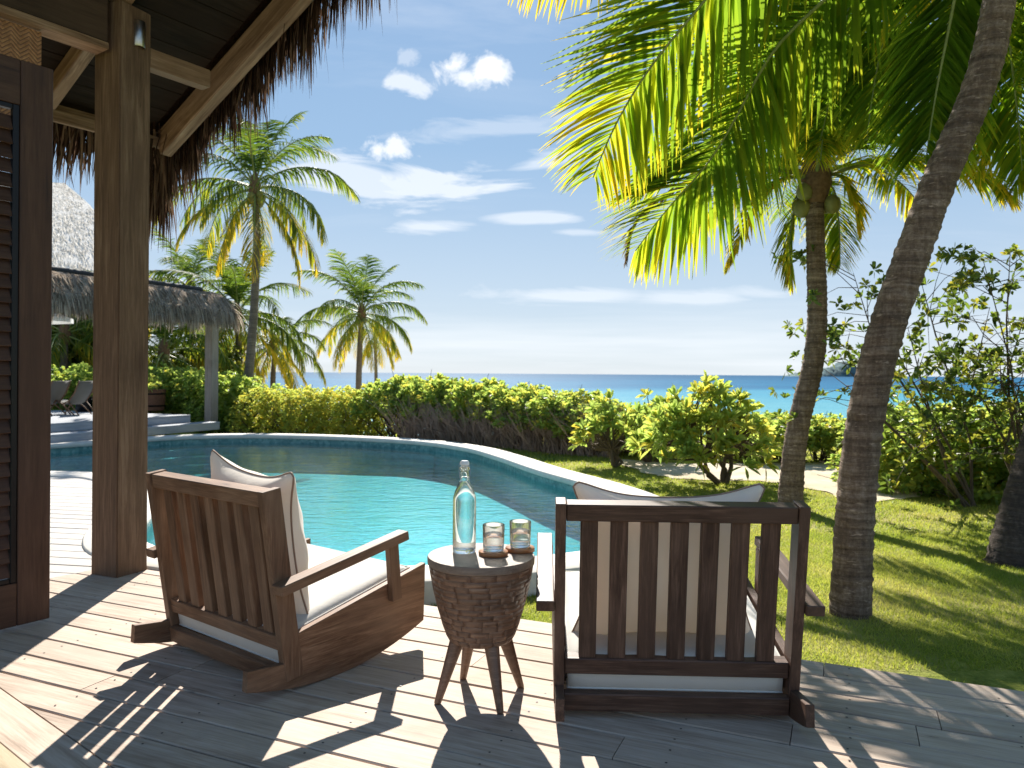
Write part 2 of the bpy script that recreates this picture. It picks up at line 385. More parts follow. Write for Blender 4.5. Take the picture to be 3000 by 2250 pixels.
def offset(P, d):
    n = len(P); o = []
    for i in range(n):
        tn = (P[(i+1) % n]-P[i-1]).normalized(); o.append(P[i]+Vector((tn.y, -tn.x))*d)
    return o
INN = catmull(INNER); area = sum(INN[i-1].x*INN[i].y-INN[i].x*INN[i-1].y for i in range(len(INN)))
sgn = 1 if area > 0 else -1
OUT = offset(INN, .36*sgn); MID = offset(INN, .2*sgn)
def inside(P, x, y):
    c = False; n = len(P); j = n-1
    for i in range(n):
        if (P[i].y > y) != (P[j].y > y) and x < (P[j].x-P[i].x)*(y-P[i].y)/(P[j].y-P[i].y)+P[i].x: c = not c
        j = i
    return c
MIDa = np.array([(p.x, p.y) for p in MID])
def inside_np(P, X, Y):
    c = np.zeros(X.shape, bool); n = len(P); j = n-1
    for i in range(n):
        xi, yi = P[i]; xj, yj = P[j]
        if yi != yj: c ^= ((yi > Y) != (yj > Y)) & (X < (xj-xi)*(Y-yi)/(yj-yi)+xi)
        j = i
    return c
def gh(x, y):
    """height of the ground"""
    x = np.asarray(x, float); y = np.asarray(y, float)
    s = np.clip((y-14.5-.0*x)/16, 0, 1); s = s*s*(3-2*s)
    left = np.clip((-x-5.2)/3, 0, 1)
    sea = np.clip((y-20)/14, 0, 1); sea = sea*sea*(3-2*sea)
    s = s*(1-left)+sea*left
    bumpy = .02*np.sin(x*.9+y*.5)+.015*np.sin(x*2.1-y*1.3)
    return -.115-2.9*s+bumpy*np.clip((y-4.5)/3, 0, 1)*.8
# ground sheet
xs = np.concatenate([[-6000, -1500, -400, -120, -60, -30, -18, -13], np.arange(-10.5, 4.01, .16), np.arange(4.4, 14, .5), [16, 20, 30, 60, 120, 400, 1500, 6000]])
ys = np.concatenate([[-300, -60, -15, -6, -2, 0, 1.5], np.arange(2.4, 15.6, .16), np.arange(16, 36, .6), [37, 40, 60]])
XX, YY = np.meshgrid(xs, ys); ZZ = gh(XX, YY)
V = np.stack([XX, YY, ZZ], -1).reshape(-1, 3); ny, nx = XX.shape
ii, jj = np.meshgrid(np.arange(nx-1), np.arange(ny-1)); a = (jj*nx+ii).ravel()
q = np.stack([a, a+1, a+nx+1, a+nx], 1)
cx = V[q].mean(1); ins = inside_np(MIDa, cx[:, 0], cx[:, 1])
# also drop a cell if any corner lies inside the water
INa = np.array([(p.x, p.y) for p in offset(INN, .05*sgn)])
ci = inside_np(INa, V[:, 0], V[:, 1]); q = q[~(ins | ci[q].any(1))]
mt, t, out = newmat('lawn_ground'); P0 = t.node('ShaderNodeTexCoord').outputs['Object']
n1 = t.noise(P0, 1.1, 5, .6); n2 = t.noise(P0, 38, 5, .7); n3 = t.noise(P0, 7, 4, .6)
c = t.ramp(t.m('ADD', t.m('MULTIPLY', n2, .5), t.m('MULTIPLY', n3, .5)), [(.34, (.11, .14, .018)), (.5, (.23, .26, .04)), (.66, (.38, .37, .09))])
c = t.mix(t.mapr(n1, .45, .62, 0, .8), c, (.42, .36, .14))
sy = t.sep(P0)[1]
c = t.mix(t.mapr(t.m('ADD', sy, t.m('MULTIPLY', n1, 4)), 19.5, 21.5), c, (.60, .52, .40))
princ(t, out, color=c, rough=.9, spec=.15, normal=t.bump(n2, .9, .03)); LAWN = mt
lawn = link('ground', mk('ground', V, [q], LAWN, smooth=True)); props(lawn, kind='structure')

# sandy path behind the lawn
def blob_sheet(name, pts, dz, mat, k=8, jit=.05):
    P = catmull([Vector(p) for p in pts], k); Vv = []
    for p in P:
        x, y = p.x+random.uniform(-jit, jit), p.y+random.uniform(-jit, jit); Vv.append((x, y))
    bm = bmesh.new(); vsx = [bm.verts.new((x, y, 0)) for x, y in Vv]; bm.faces.new(vsx)
    bmesh.ops.triangulate(bm, faces=bm.faces[:]); 
    bmesh.ops.subdivide_edges(bm, edges=bm.edges[:], cuts=3, use_grid_fill=True)
    for v_ in bm.verts: v_.co.z = float(gh(v_.co.x, v_.co.y))+dz
    bmesh.ops.recalc_face_normals(bm, faces=bm.faces)
    me = bpy.data.meshes.new(name); bm.to_mesh(me); bm.free(); me.materials.append(mat); return props(link(name, me), kind='structure')
mt, t, out = newmat('beach_sand'); P0 = t.node('ShaderNodeTexCoord').outputs['Object']
n1 = t.noise(P0, 2.0, 6, .65); n2 = t.noise(P0, 60, 4, .7)
princ(t, out, color=t.ramp(n1, [(.3, (.46, .38, .27)), (.7, (.66, .58, .46))]), rough=.95, spec=.1, normal=t.bump(t.m('ADD', n1, t.m('MULTIPLY', n2, .3)), .6, .05)); SAND = mt
pth = [gnd(1790, 1352, -.12), gnd(1960, 1362, -.12), gnd(2150, 1360, -.12), gnd(2330, 1362, -.12), gnd(2480, 1362, -.12), gnd(2750, 1385, -.12), gnd(3100, 1380, -.12), gnd(3150, 1470, -.12),
       gnd(2800, 1452, -.12), gnd(2600, 1470, -.12), gnd(2490, 1475, -.12), gnd(2400, 1445, -.12), gnd(2250, 1420, -.12), gnd(2050, 1408, -.12), gnd(1900, 1390, -.12)]
blob_sheet('path', [(p.x, p.y) for p in pth], .010, SAND)
PATHa = np.array([(p.x, p.y) for p in catmull([Vector((p.x, p.y)) for p in pth], 4)])

# sea
mt, t, out = newmat('sea_water'); P0 = t.node('ShaderNodeTexCoord').outputs['Object']
x_, y_, z_ = t.sep(P0)
nb = t.noise(t.mapping(P0, (.004, .012, 1)), 1.0, 5, .55)
yd = t.m('ADD', t.m('ADD', y_, t.m('MULTIPLY', x_, -.25)), t.m('MULTIPLY', t.m('SUBTRACT', nb, .5), 120))
c = t.ramp(t.mapr(yd, 20, 1200), [(0, (.17, .36, .37)), (.07, (.10, .28, .34)), (.125, (.06, .22, .31)), (.15, (.025, .12, .22)), (.5, (.018, .09, .18)), (1, (.014, .07, .15))])
w = t.noise(t.mapping(P0, (.25, .7, 1)), 1.0, 6, .65); w2 = t.noise(t.mapping(P0, (.02, .08, 1)), 1.0, 4, .6)
c = t.mix(t.mapr(w2, .45, .7, 0, .35), c, (.03, .22, .33))
princ(t, out, color=c, rough=.55, spec=.03, ior=1.33, normal=t.bump(t.m('ADD', w, w2), .9, .5)); SEA = mt
g = [-12000, -3000, -600, -150, -40, 0, 40, 150, 600, 3000, 12000]; gy = [22, 60, 150, 500, 2000, 12000]
XX, YY = np.meshgrid(g, gy); nx = len(g); ii, jj = np.meshgrid(np.arange(nx-1), np.arange(len(gy)-1)); a = (jj*nx+ii).ravel()
props(link('sea', mk('sea', np.stack([XX, YY, np.full_like(XX, -2.62, dtype=float)], -1).reshape(-1, 3), [np.stack([a, a+1, a+nx+1, a+nx], 1)], SEA)), kind='structure')

# distant island
Xi = np.linspace(-1, 1, 90); Yi = np.linspace(-1, 1, 26); XX, YY = np.meshgrid(Xi, Yi)
prof = (1-np.abs(XX)**2.6)*(1-YY**2)
hh = np.clip(prof, 0, 1)**.8*(38+14*np.sin(XX*5+1)+8*np.sin(XX*13)+4*np.sin(XX*37+YY*9))*(.55+.45*np.clip((XX+1.0)/.9, 0, 1))
hh += rng.normal(0, 2.2, hh.shape)*np.clip(prof*3, 0, 1)
c0 = at(2455, 1094, 3000)
V = np.stack([c0.x+XX*190, 3000+YY*90, -3+hh], -1).reshape(-1, 3); nx = 90; ii, jj = np.meshgrid(np.arange(89), np.arange(25)); a = (jj*nx+ii).ravel()
ISL = plain('hazy_island_forest', (.10, .15, .15), .9, 0, .1, .5, .05)  # bluish distance haze mixed into the forest colour
props(link('island', mk('island', V, [np.stack([a, a+1, a+nx+1, a+nx], 1)], ISL, smooth=False)), kind='structure')

# ------------------------------------------------------------------ pool
pool = empty('swimming_pool', (-2.5, 9, -.1), label='curved turquoise swimming pool with pale stone coping between deck and lawn', cat='swimming pool')
PO = Vector((-2.5, 9, -.1))
def rel(v): return (v[0]-PO.x, v[1]-PO.y, v[2]-PO.z)
def ring_strip(rings, closed=True):
    n = len(rings[0]); V = [rel(p) for r_ in rings for p in r_]; i = np.arange(n); j = (i+1) % n
    return V, np.concatenate([np.stack([k*n+i, k*n+j, (k+1)*n+j, (k+1)*n+i], 1) for k in range(len(rings)-1)])
def lvl(P, z): return [(p.x, p.y, z) for p in P]
O1 = offset(INN, .352*sgn); I1 = offset(INN, .006*sgn)
V, q = ring_strip([lvl(OUT, -.13), lvl(OUT, .010), lvl(O1, .018), lvl(I1, .018), lvl(INN, .010), lvl(INN, -.045), lvl(offset(INN, .03*sgn), -.047)])
link('coping', mk('coping', V, [q], STONE), pool)
def tilemat(name, c1, c2, c3, sc, patch=False):
    mt, t, out = newmat(name); P0 = t.node('ShaderNodeTexCoord').outputs['Object']
    vo = t.node('ShaderNodeTexVoronoi', {'Vector': P0, 'Scale': sc}, distance='CHEBYCHEV').outputs
    rc = t.sep(vo['Color'])[0]
    n = t.noise(t.mapping(P0, (1.3, .6, 1)), .75, 5, .65, .6)
    c = t.ramp(rc, [(0, c1), (.5, c2), (1, c3)])
    if patch:
        c = t.mix(t.mapr(n, .44, .64, 0, .92), c, (.03, .32, .30))
    princ(t, out, color=c, rough=.3, normal=t.bump(vo['Distance'], .2, .01)); return mt
BAND = tilemat('waterline_tiles', (.05, .16, .16), (.10, .24, .23), (.17, .32, .30), 22)
FLOORT = tilemat('pool_mosaic', (.065, .28, .35), (.115, .37, .43), (.20, .48, .53), 26, True)
W1 = offset(INN, .03*sgn)
V, q = ring_strip([lvl(W1, -.047), lvl(W1, -.24)]); link('waterline_band', mk('waterline_band', V, [q], BAND), pool)
V, q = ring_strip([lvl(W1, -.24), lvl(offset(INN, .02*sgn), -.52)]); link('pool_wall', mk('pool_wall', V, [q], FLOORT), pool)
# floor: fan grid clipped to the outline by a bmesh face
bm = bmesh.new(); fv = [bm.verts.new(rel((p.x, p.y, -.52))) for p in offset(INN, .02*sgn)]; bm.faces.new(fv); bmesh.ops.triangulate(bm, faces=bm.faces[:])
me = bpy.data.meshes.new('pool_floor'); bm.to_mesh(me); bm.free(); me.materials.append(FLOORT); link('pool_floor', me, pool)
# entry steps under water at the far left of the pool
STEPT = tilemat('pool_step_mosaic', (.10, .30, .32), (.16, .40, .40), (.24, .48, .48), 26)
def arc_step(k, d0, z):
    idx = [i for i, p in enumerate(INN) if p.y > 10.2 and p.x < -1.2]
    A = [INN[i] for i in idx]; nn_ = [offset(INN, -1.0*sgn)[i]-INN[i] for i in idx]; n = len(A)
    B = [a_+v_*d0*max(.0, math.sin(math.pi*k_/(n-1)))**.5 for k_, (a_, v_) in enumerate(zip(A, nn_))]
    V = [rel((p.x, p.y, z)) for p in A]+[rel((p.x, p.y, z)) for p in B]+[rel((p.x, p.y, z-.12)) for p in B]; i = np.arange(n-1)
    return mk('pool_step', V, [np.stack([i, i+1, n+i+1, n+i], 1), np.stack([n+i, n+i+1, 2*n+i+1, 2*n+i], 1)], STEPT)
for k, (d0, z) in enumerate(((.32, -.20), (.66, -.30), (1.02, -.40))): link('pool_step', arc_step(k, d0, z), pool)
# water surface
mt, t, out = newmat('pool_water'); P0 = t.node('ShaderNodeTexCoord').outputs['Object']
n1 = t.noise(t.mapping(P0, (1.0, 1.9, 1)), 4.2, 4, .55, .5); n2 = t.noise(P0, 11, 3, .5)
nrm = t.bump(t.m('ADD', n1, t.m('MULTIPLY', n2, .45)), .24, .05)
dt = t.n.new('ShaderNodeVectorMath'); dt.operation = 'DOT_PRODUCT'; t.put(dt.inputs[0], nrm); t.put(dt.inputs[1], t.node('ShaderNodeNewGeometry').outputs['Incoming'])
cosi = t.m('ABSOLUTE', dt.outputs['Value'])
fr = t.m('ADD', .02, t.m('MULTIPLY', .98, t.m('POWER', t.m('SUBTRACT', 1.0, cosi), 5.0)))      # Schlick reflectance, the same from both sides
gl = t.node('ShaderNodeBsdfGlossy', {'Color': (1, 1, 1), 'Roughness': .03, 'Normal': nrm})
tr = t.node('ShaderNodeBsdfTransparent', {'Color': (.40, .79, .82)})
mx = t.node('ShaderNodeMixShader', {0: fr, 1: tr.outputs[0], 2: gl.outputs[0]}); t.l.new(mx.outputs[0], out.inputs[0]); PWATER = mt
bm = bmesh.new(); fv = [bm.verts.new((p.x, p.y, -.125)) for p in offset(INN, .028*sgn)]; bm.faces.new(fv); bmesh.ops.triangulate(bm, faces=bm.faces[:])
bmesh.ops.recalc_face_normals(bm, faces=bm.faces)
if bm.faces[0].normal.z < 0: bmesh.ops.reverse_faces(bm, faces=bm.faces)
me = bpy.data.meshes.new('pool_water'); bm.to_mesh(me); bm.free(); me.materials.append(PWATER); props(link('pool_water', me), kind='structure')

# ------------------------------------------------------------------ decks
OUTc = offset(INN, .30*sgn)
def crossings(P, o, d):
    """parameters a where o+a*d crosses closed polygon P"""
    r = []; n = len(P)
    for i in range(n):
        p, q_ = P[i-1], P[i]; e = q_-p; den = d.x*e.y-d.y*e.x
        if abs(den) < 1e-9: continue
        w_ = p-o; a_ = (w_.x*e.y-w_.y*e.x)/den; s_ = (w_.x*d.y-w_.y*d.x)/den
        if 0 <= s_ < 1: r.append(a_)
    return sorted(r)
def intervals(o, d, a0, a1, poly, halves):
    lo, hi = a0, a1
    for (p, nn) in halves:                      # keep (x-p).nn > 0
        k = d.dot(nn); c_ = (o-p).dot(nn)
        if abs(k) < 1e-9:
            if c_ <= 0: return []
            continue
        a_ = -c_/k
        if k > 0: lo = max(lo, a_)
        else: hi = min(hi, a_)
    if hi <= lo: return []
    cr = [c_ for c_ in crossings(poly, o, d)]; pts = [lo]+[c_ for c_ in cr if lo < c_ < hi]+[hi]
    res = []
    for k in range(len(pts)-1):
        m_ = (pts[k]+pts[k+1])/2; p = o+d*m_
        if not inside(poly, p.x, p.y): res.append((pts[k], pts[k+1]))
    return res
def planks(parent, d, nrm, b0, b1, pitch, a0, a1, poly, halves, mat, z=0.0, seam=2.6, gap=.006, extra=None, prng=None):
    pr = prng or random.Random(3); b = b0; cnt = 0
    while b < b1:
        gap = .0075; w_ = pitch-gap; st = [0, .004, w_*.5, w_-.004, w_]; zz = [-.004, 0, .0006, 0, -.004]
        hv = list(halves)+(extra(b) if extra else [])
        mid = intervals(nrm*(b+w_/2), d, a0, a1, poly, hv)
        cols = [intervals(nrm*(b+s_), d, a0, a1, poly, hv) for s_ in st]
        for (ma, mb) in mid:
            ends = []
            for cl in cols:
                best = min(cl, key=lambda q_: abs(q_[0]-ma)+abs(q_[1]-mb)) if cl else (ma, mb)
                if abs(best[0]-ma)+abs(best[1]-mb) > .9: best = (ma, mb)
                ends.append(best)
            cuts = []; c_ = ma+pr.uniform(.8, seam)
            while c_ < mb-.5: cuts.append(c_); c_ += pr.uniform(1.5, seam+.6)
            seg = [None]+cuts+[None]
            for k in range(len(seg)-1):
                s0 = [e[0] if seg[k] is None else seg[k]+.0015 for e in ends]; s1 = [e[1] if seg[k+1] is None else seg[k+1]-.0015 for e in ends]
                if min(y-x for x, y in zip(s0, s1)) < .02: continue
                dz = pr.uniform(-.0012, .0012); oo = (s0[2]+s1[2])/2; V = []
                for (ss, off_) in ((s0, 1), (s1, 1)):
                    for j in range(5): V.append((ss[j]-oo, st[j]-w_/2, zz[j]+dz))
                for ss in (s0, s1):
                    V.append((ss[0]-oo, -w_/2, -.028)); V.append((ss[4]-oo, w_/2, -.028))
                fs = [(j, j+5, j+6, j+1) for j in range(4)]+[(0, 10, 12, 5), (4, 9, 13, 11), (0, 1, 2, 3, 4, 11, 10), (9, 8, 7, 6, 5, 12, 13)]
                me = bpy.data.meshes.new('plank'); me.from_pydata(V, [], fs)
                # local x along d, y along nrm: fix handedness
                Mx = Matrix(((d.x, nrm.x, 0, 0), (d.y, nrm.y, 0, 0), (0, 0, 1, 0), (0, 0, 0, 1)))
                bm = bmesh.new(); bm.from_mesh(me); bmesh.ops.recalc_face_normals(bm, faces=bm.faces)
                if Mx.determinant() < 0: bmesh.ops.reverse_faces(bm, faces=bm.faces)
                bm.to_mesh(me); bm.free(); me.materials.append(mat)
                o = link('plank', me, parent); ce = d*oo+nrm*(b+w_/2)
                Mx.translation = Vector((ce.x, ce.y, z)); o.matrix_local = Mx; cnt += 1
        b += pitch
    return cnt
A_ = Vector((-.823, .568)); B_ = Vector((.568, .823))
deck = empty('deck', kind='structure'); 
mit = Vector((-2.42, 4.41))
_b0, _b1 = gnd(0, 2012), gnd(338, 2250)
brd = Vector((_b0.x, _b0.y)); brd_n = Vector((_b0.y-_b1.y, _b1.x-_b0.x)).normalized()     # border board line near the house, keep the lawn side
def main_extra(b):
    return [] if b < 3.30 else [(Vector((-1.15, 0)), Vector((-1, 0)))]
off0 = 3.333-.157*30
n_main = planks(deck, U, N, off0, 3.9, .157, -6.5, 6.0, OUTc, [(mit, -A_), (brd, brd_n)], DECK, extra=main_extra, prng=random.Random(11))
pool_deck = empty('poolside_deck', kind='structure')
d2 = Vector((math.sin(R(-80)), math.cos(R(-80)))); n2v = Vector((d2.y*-1, d2.x)); n2v = Vector((math.sin(R(10)), math.cos(R(10))))
n_pool = planks(pool_deck, d2, n2v, 2.6, 9.2, .157, -1.5, 10.5, OUTc, [(mit+A_*.004, A_), (Vector((0, 8.30)), Vector((0, -1)))], DECKP, prng=random.Random(5))
# fascia board that closes the lawn side of the deck, and dark joists below
fc0 = N*3.36+U*1.1; fc1 = N*3.36-U*6.0
beam('fascia_board', deck, (fc0.x, fc0.y, -.085), (fc1.x, fc1.y, -.085), .02, .115, DECK)
for k in range(14):
    pa = U*(1.0-k*.5)+N*-1.4; pb = U*(1.0-k*.5)+N*3.34
    beam('joist', deck, (pa.x, pa.y, -.065), (pb.x, pb.y, -.065), .045, .07, DARKW)
scr_v, scr_f, so_ = [], [], 0; sr_ = random.Random(8)
a8 = [k*math.pi/3 for k in range(6)]
for row in range(31):
    b_ = off0+.157*row
    if b_ > 3.33: break
    for c_ in range(-9, 14):
        for dy_ in (.035, .116):
            p = U*(c_*.5-.02+sr_.uniform(-.006, .006))+N*(b_+dy_)
            if inside(OUT, p.x, p.y) or (p-brd).dot(brd_n) < .05 or (p-mit).dot(A_) > -.05: continue
            scr_v += [(p.x+.0042*math.cos(a), p.y+.0042*math.sin(a), .0022) for a in a8]; scr_f.append([so_+i for i in range(6)]); so_ += 6
link('screws', mk('screws', scr_v, [np.array(scr_f)], BLACKM), deck)['kind'] = 'stuff'
# border boards, sill and sliding track at the foot of the folding doors
bd = Vector((-brd_n.y, brd_n.x)); bn = -brd_n
def strip_board(name, off_, w_, mat, z, th, a0=-3.0, a1=3.2, bev=.003, parent=None):
    c0 = brd+bn*(off_+w_/2)
    p0 = c0-bd*2.6; p1 = c0+bd*1.0
    return beam(name, parent or deck, (p0.x, p0.y, z-th/2), (p1.x, p1.y, z-th/2), w_, th, mat, bev=bev)
strip_board('border_board', .004, .15, DECK, .001, .028)
SILLW = wood('sill_wood', (.30, .22, .13), (.42, .33, .2), (.5, .42, .28), 1, .5, 0, .1, .3)
sill = empty('door_sill', (-1.3, 1.9, 0), label='pale timber door sill with dark sliding track in the lower left corner', cat='door sill')
def sill_board(name, off_, w_, mat, z, th):
    c0 = brd+bn*(off_+w_/2); p0 = c0-bd*2.6-Vector((-1.3, 1.9)); p1 = c0+bd*1.0-Vector((-1.3, 1.9))
    return beam(name, sill, (p0.x, p0.y, z-th/2), (p1.x, p1.y, z-th/2), w_, th, mat, bev=.002)
sill_board('threshold_board', .158, .07, SILLW, .006, .034); sill_board('track', .230, .035, TRACKM, .010, .03); sill_board('threshold_board', .267, .16, SILLW, .006, .034)
sill_board('track', .429, .03, TRACKM, .010, .03)
FLR = wood('indoor_floor_wood', (.10, .06, .035), (.19, .12, .07), (.26, .17, .1), .8, .4)
c0 = brd+bn*1.45; p0, p1 = c0-bd*2.8, c0+bd*2.0
props(beam('floor', None, (p0.x, p0.y, -.02), (p1.x, p1.y, -.02), 1.95, .04, FLR), kind='structure')

# ------------------------------------------------------------------ the near house: post, beams, roof edge, louvred door
house = empty('thatched_veranda', (-2.3, 4.45, 0), label='thatched veranda corner with square timber post, beams and dark soffit at the left', cat='veranda')
HO = Vector((-2.3, 4.45, 0))
def hp(p): return Vector(p)-HO
Pn = gnd(342, 1694)      # near corner of the post
SW = .205
pc = Vector((Pn.x, Pn.y))+U*SW/2*1.0+N*SW/2
me = boxmesh(SW, SW, 3.2, POST, .006)
post = link('post', bpy.data.meshes.new('post'), house)
bm = bmesh.new(); bmesh.ops.create_cube(bm, size=1); bmesh.ops.scale(bm, vec=(3.22, SW, SW), verts=bm.verts)
bmesh.ops.bevel(bm, geom=bm.edges[:], offset=.006, segments=2, affect='EDGES'); bm.to_mesh(post.data); bm.free(); post.data.materials.append(POST)
Mx = Matrix.Identity(4)
zx, yx, xx = Vector((0, 0, 1)), Vector((N.x, N.y, 0)), Vector((U.x, U.y, 0))
for i in range(3): Mx[i][0], Mx[i][1], Mx[i][2] = zx[i], xx[i], -yx[i]
Mx.translation = hp((pc.x, pc.y, 1.60)); post.matrix_local = Mx
A3 = Vector((A_.x, A_.y, 0)); B3 = Vector((B_.x, B_.y, 0)); UP = Vector((0, 0, 1))
Yc = 5.5; C0 = at(482, 424, Yc)                        # lower roof corner
P1 = at(862, -4, .853*Yc); slope_v = (P1-C0); s_len = (Vector((slope_v.x, slope_v.y))).length
RD = slope_v.normalized()                              # rafter direction, rising towards the house
rise = slope_v.z/s_len
roof_n = B3.cross(RD).normalized(); roof_n = roof_n if roof_n.z > 0 else -roof_n
# barge rafter with an outer batten
fas = slope_v
bx = -B3
beam('barge_rafter', house, hp(C0-RD*.02), hp(C0+RD*3.6), .085, .17, BEAMW, up=roof_n, bev=.006)
beam('barge_batten', house, hp(C0+B3*.062+roof_n*.05), hp(C0+B3*.062+roof_n*.05+RD*3.6), .03, .07, BEAMW, up=roof_n)
# eave fascia along the left
beam('eave_fascia', house, hp(C0+UP*.0), hp(C0-B3*4.2), .04, .075, BEAMW, bev=.004)
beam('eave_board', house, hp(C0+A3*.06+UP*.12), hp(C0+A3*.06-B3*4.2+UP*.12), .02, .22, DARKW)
beam('eave_batten', house, hp(C0+A3*.036+UP*.05), hp(C0+A3*.036-B3*4.2+UP*.05), .03, .07, BEAMW)
# plate beam over the post (two lengths either side of the post) 
pb = Vector((pc.x, pc.y, 0))
zb = 2.92
b_end = None
bc = pb+Vector((-A_.x, -A_.y, 0))*.02
beam('plate_beam', house, hp(bc-B3*3.4+UP*(zb+.19)), hp(bc-B3*.125+UP*(zb+.19)), .11, .30, BEAM_SHADE, bev=.006)
beam('lit_beam_soffit', house, hp(bc-B3*3.4+UP*(zb+.02)), hp(bc-B3*.125+UP*(zb+.02)), .135, .038, BEAMW, bev=.004)  # added board, its lighter wood stands for deck bounce on the beam soffit
beam('plate_beam', house, hp(bc+B3*.12+UP*(zb+.05)), hp(bc+B3*.52+UP*(zb+.05)), .09, .11, BEAMW, bev=.006)
# rafters left of the post
def rafter(k):
    base = C0-B3*k; return beam('rafter', house, hp(base+RD*.05+roof_n*.055), hp(base+RD*3.4+roof_n*.055), .075, .11, BEAMW, up=roof_n, bev=.004)
def k_at(u, o, d):   # how far along a line its point seen at photo column u lies
    t_ = (u-1500)/F; return (o.x-t_*o.y)/(t_*d.y-d.x)
for k in (k_at(128, C0, -B3), k_at(128, C0, -B3)+1.0, k_at(128, C0, -B3)+2.0): rafter(k)
# soffit boards under the thatch
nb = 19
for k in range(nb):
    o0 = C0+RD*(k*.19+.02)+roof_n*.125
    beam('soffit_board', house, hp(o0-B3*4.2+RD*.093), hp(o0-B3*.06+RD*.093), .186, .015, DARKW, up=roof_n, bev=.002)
# thatch layer slab above the soffit
def slab(name, c4, th, mat, nn):
    V = [Vector(c) for c in c4]+[Vector(c)+nn*th for c in c4]
    me = bpy.data.meshes.new(name); me.from_pydata(V, [], [(3, 2, 1, 0), (4, 5, 6, 7), (0, 1, 5, 4), (1, 2, 6, 5), (2, 3, 7, 6), (3, 0, 4, 7)]); me.materials.append(mat)
    return me
def thatch_solid(name, c, rough_c, lo=.4, bk=1):
    mt, t, out = newmat(name); P0 = t.node('ShaderNodeTexCoord').outputs['Object']; n = t.noise(P0, 30, 5, .7)
    princ(t, out, color=t.ramp(n, [(.3, tuple(k*lo for k in c)), (.7, c)]), rough=.95, spec=.0, normal=t.bump(n, bk, .03)); return mt
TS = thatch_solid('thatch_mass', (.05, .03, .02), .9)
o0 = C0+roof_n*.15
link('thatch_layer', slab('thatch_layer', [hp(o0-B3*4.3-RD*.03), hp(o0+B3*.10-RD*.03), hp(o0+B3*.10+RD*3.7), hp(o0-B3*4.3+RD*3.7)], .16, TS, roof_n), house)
def blades(name, roots, dirs, lens, wid, droop, mat, seg=4, tint=None, facing=None, r=rng, tip=.15):
    n = len(roots); roots = np.asarray(roots); dirs = np.asarray(dirs); lens = np.asarray(lens)[:, None]
    dirs = dirs/np.linalg.norm(dirs, axis=1, keepdims=True)
    side = r.normal(size=(n, 3)); 
    if facing is not None: side = np.asarray(facing)[None, :]+side*.45
    side -= (side*dirs).sum(1)[:, None]*dirs; side /= np.linalg.norm(side, axis=1, keepdims=True)
    P = roots.copy(); L = [P.copy()]; d = dirs.copy(); g_ = np.array([0, 0, -1.0])
    dr = (np.asarray(droop)[:, None] if np.ndim(droop) else droop)
    for k in range(seg):
        d = d+g_*dr/seg; d /= np.linalg.norm(d, axis=1, keepdims=True); P = P+d*lens/seg; L.append(P.copy())
    w0 = (np.asarray(wid)[:, None] if np.ndim(wid) else wid)
    V = np.zeros((n, 2*(seg+1), 3)); 
    for k in range(seg+1):
        f = (1-(k/seg)**2)*(1-tip)+tip; 
        if k == seg: f = .08
        V[:, 2*k] = L[k]-side*w0*f*.5; V[:, 2*k+1] = L[k]+side*w0*f*.5
    base = (np.arange(n)*2*(seg+1))[:, None]; q = []
    for k in range(seg): q.append(base+np.array([[2*k, 2*k+1, 2*k+3, 2*k+2]]))
    tt = np.repeat(tint if tint is not None else r.random(n), 2*(seg+1))
    return mk(name, V.reshape(-1, 3), [np.concatenate(q)], mat, tint=tt)
def npv(v): return np.array([v.x, v.y, v.z])
# fringe along the barge (hangs outwards, towards the lawn) and along the left eave
n = 3000; s_ = rng.random(n)*3.7; ro = npv(hp(C0))+np.outer(s_, npv(RD))+np.outer(.06+rng.random(n)*.10, npv(B3))+np.outer(.06+rng.random(n)*.16, npv(roof_n))
cl = .5+.5*np.sin(s_*23+3*np.sin(s_*7)); ln = (.26+.38*rng.random(n)*(.35+.65*cl))
dd = np.outer(np.full(n, .16), npv(B3))+np.outer(np.full(n, -.22), npv(RD))+rng.normal(0, .15, (n, 3))+np.array([0, 0, -.55])
fr1 = link('thatch_fringe', blades('thatch_fringe', ro, dd, ln, rng.uniform(.007, .024, n), 1.7, THATCHD, 5, facing=(.2, 1, .3)), house); fr1['kind'] = 'stuff'
n = 2400; s_ = rng.random(n)*4.2-.10; ro = npv(hp(C0))-np.outer(s_, npv(B3))+np.outer(.05+rng.random(n)*.14, npv(A3))+np.outer(.04+rng.random(n)*.14, npv(roof_n))
dd = np.outer(np.full(n, .35), npv(A3))+rng.normal(0, .20, (n, 3))+np.array([0, 0, -.7])
fr2 = link('thatch_fringe', blades('thatch_fringe', ro, dd, .18+.32*rng.random(n), rng.uniform(.007, .020, n), 1.2, THATCHD, 4, facing=(.7, .6, 0)), house); fr2['kind'] = 'stuff'
# corner tuft
n = 420; ro = npv(hp(C0))+rng.normal(0, .05, (n, 3))+npv(A3*.05+roof_n*.08); dd = npv(A3)*.4+npv(B3)*.1+rng.normal(0, .22, (n, 3))+np.array([0, 0, -1.0])
fr3 = link('thatch_fringe', blades('thatch_fringe', ro, dd, .34+.46*rng.random(n), rng.uniform(.008, .022, n), 1.3, THATCHD, 5, facing=(.7, .6, 0)), house); fr3['kind'] = 'stuff'
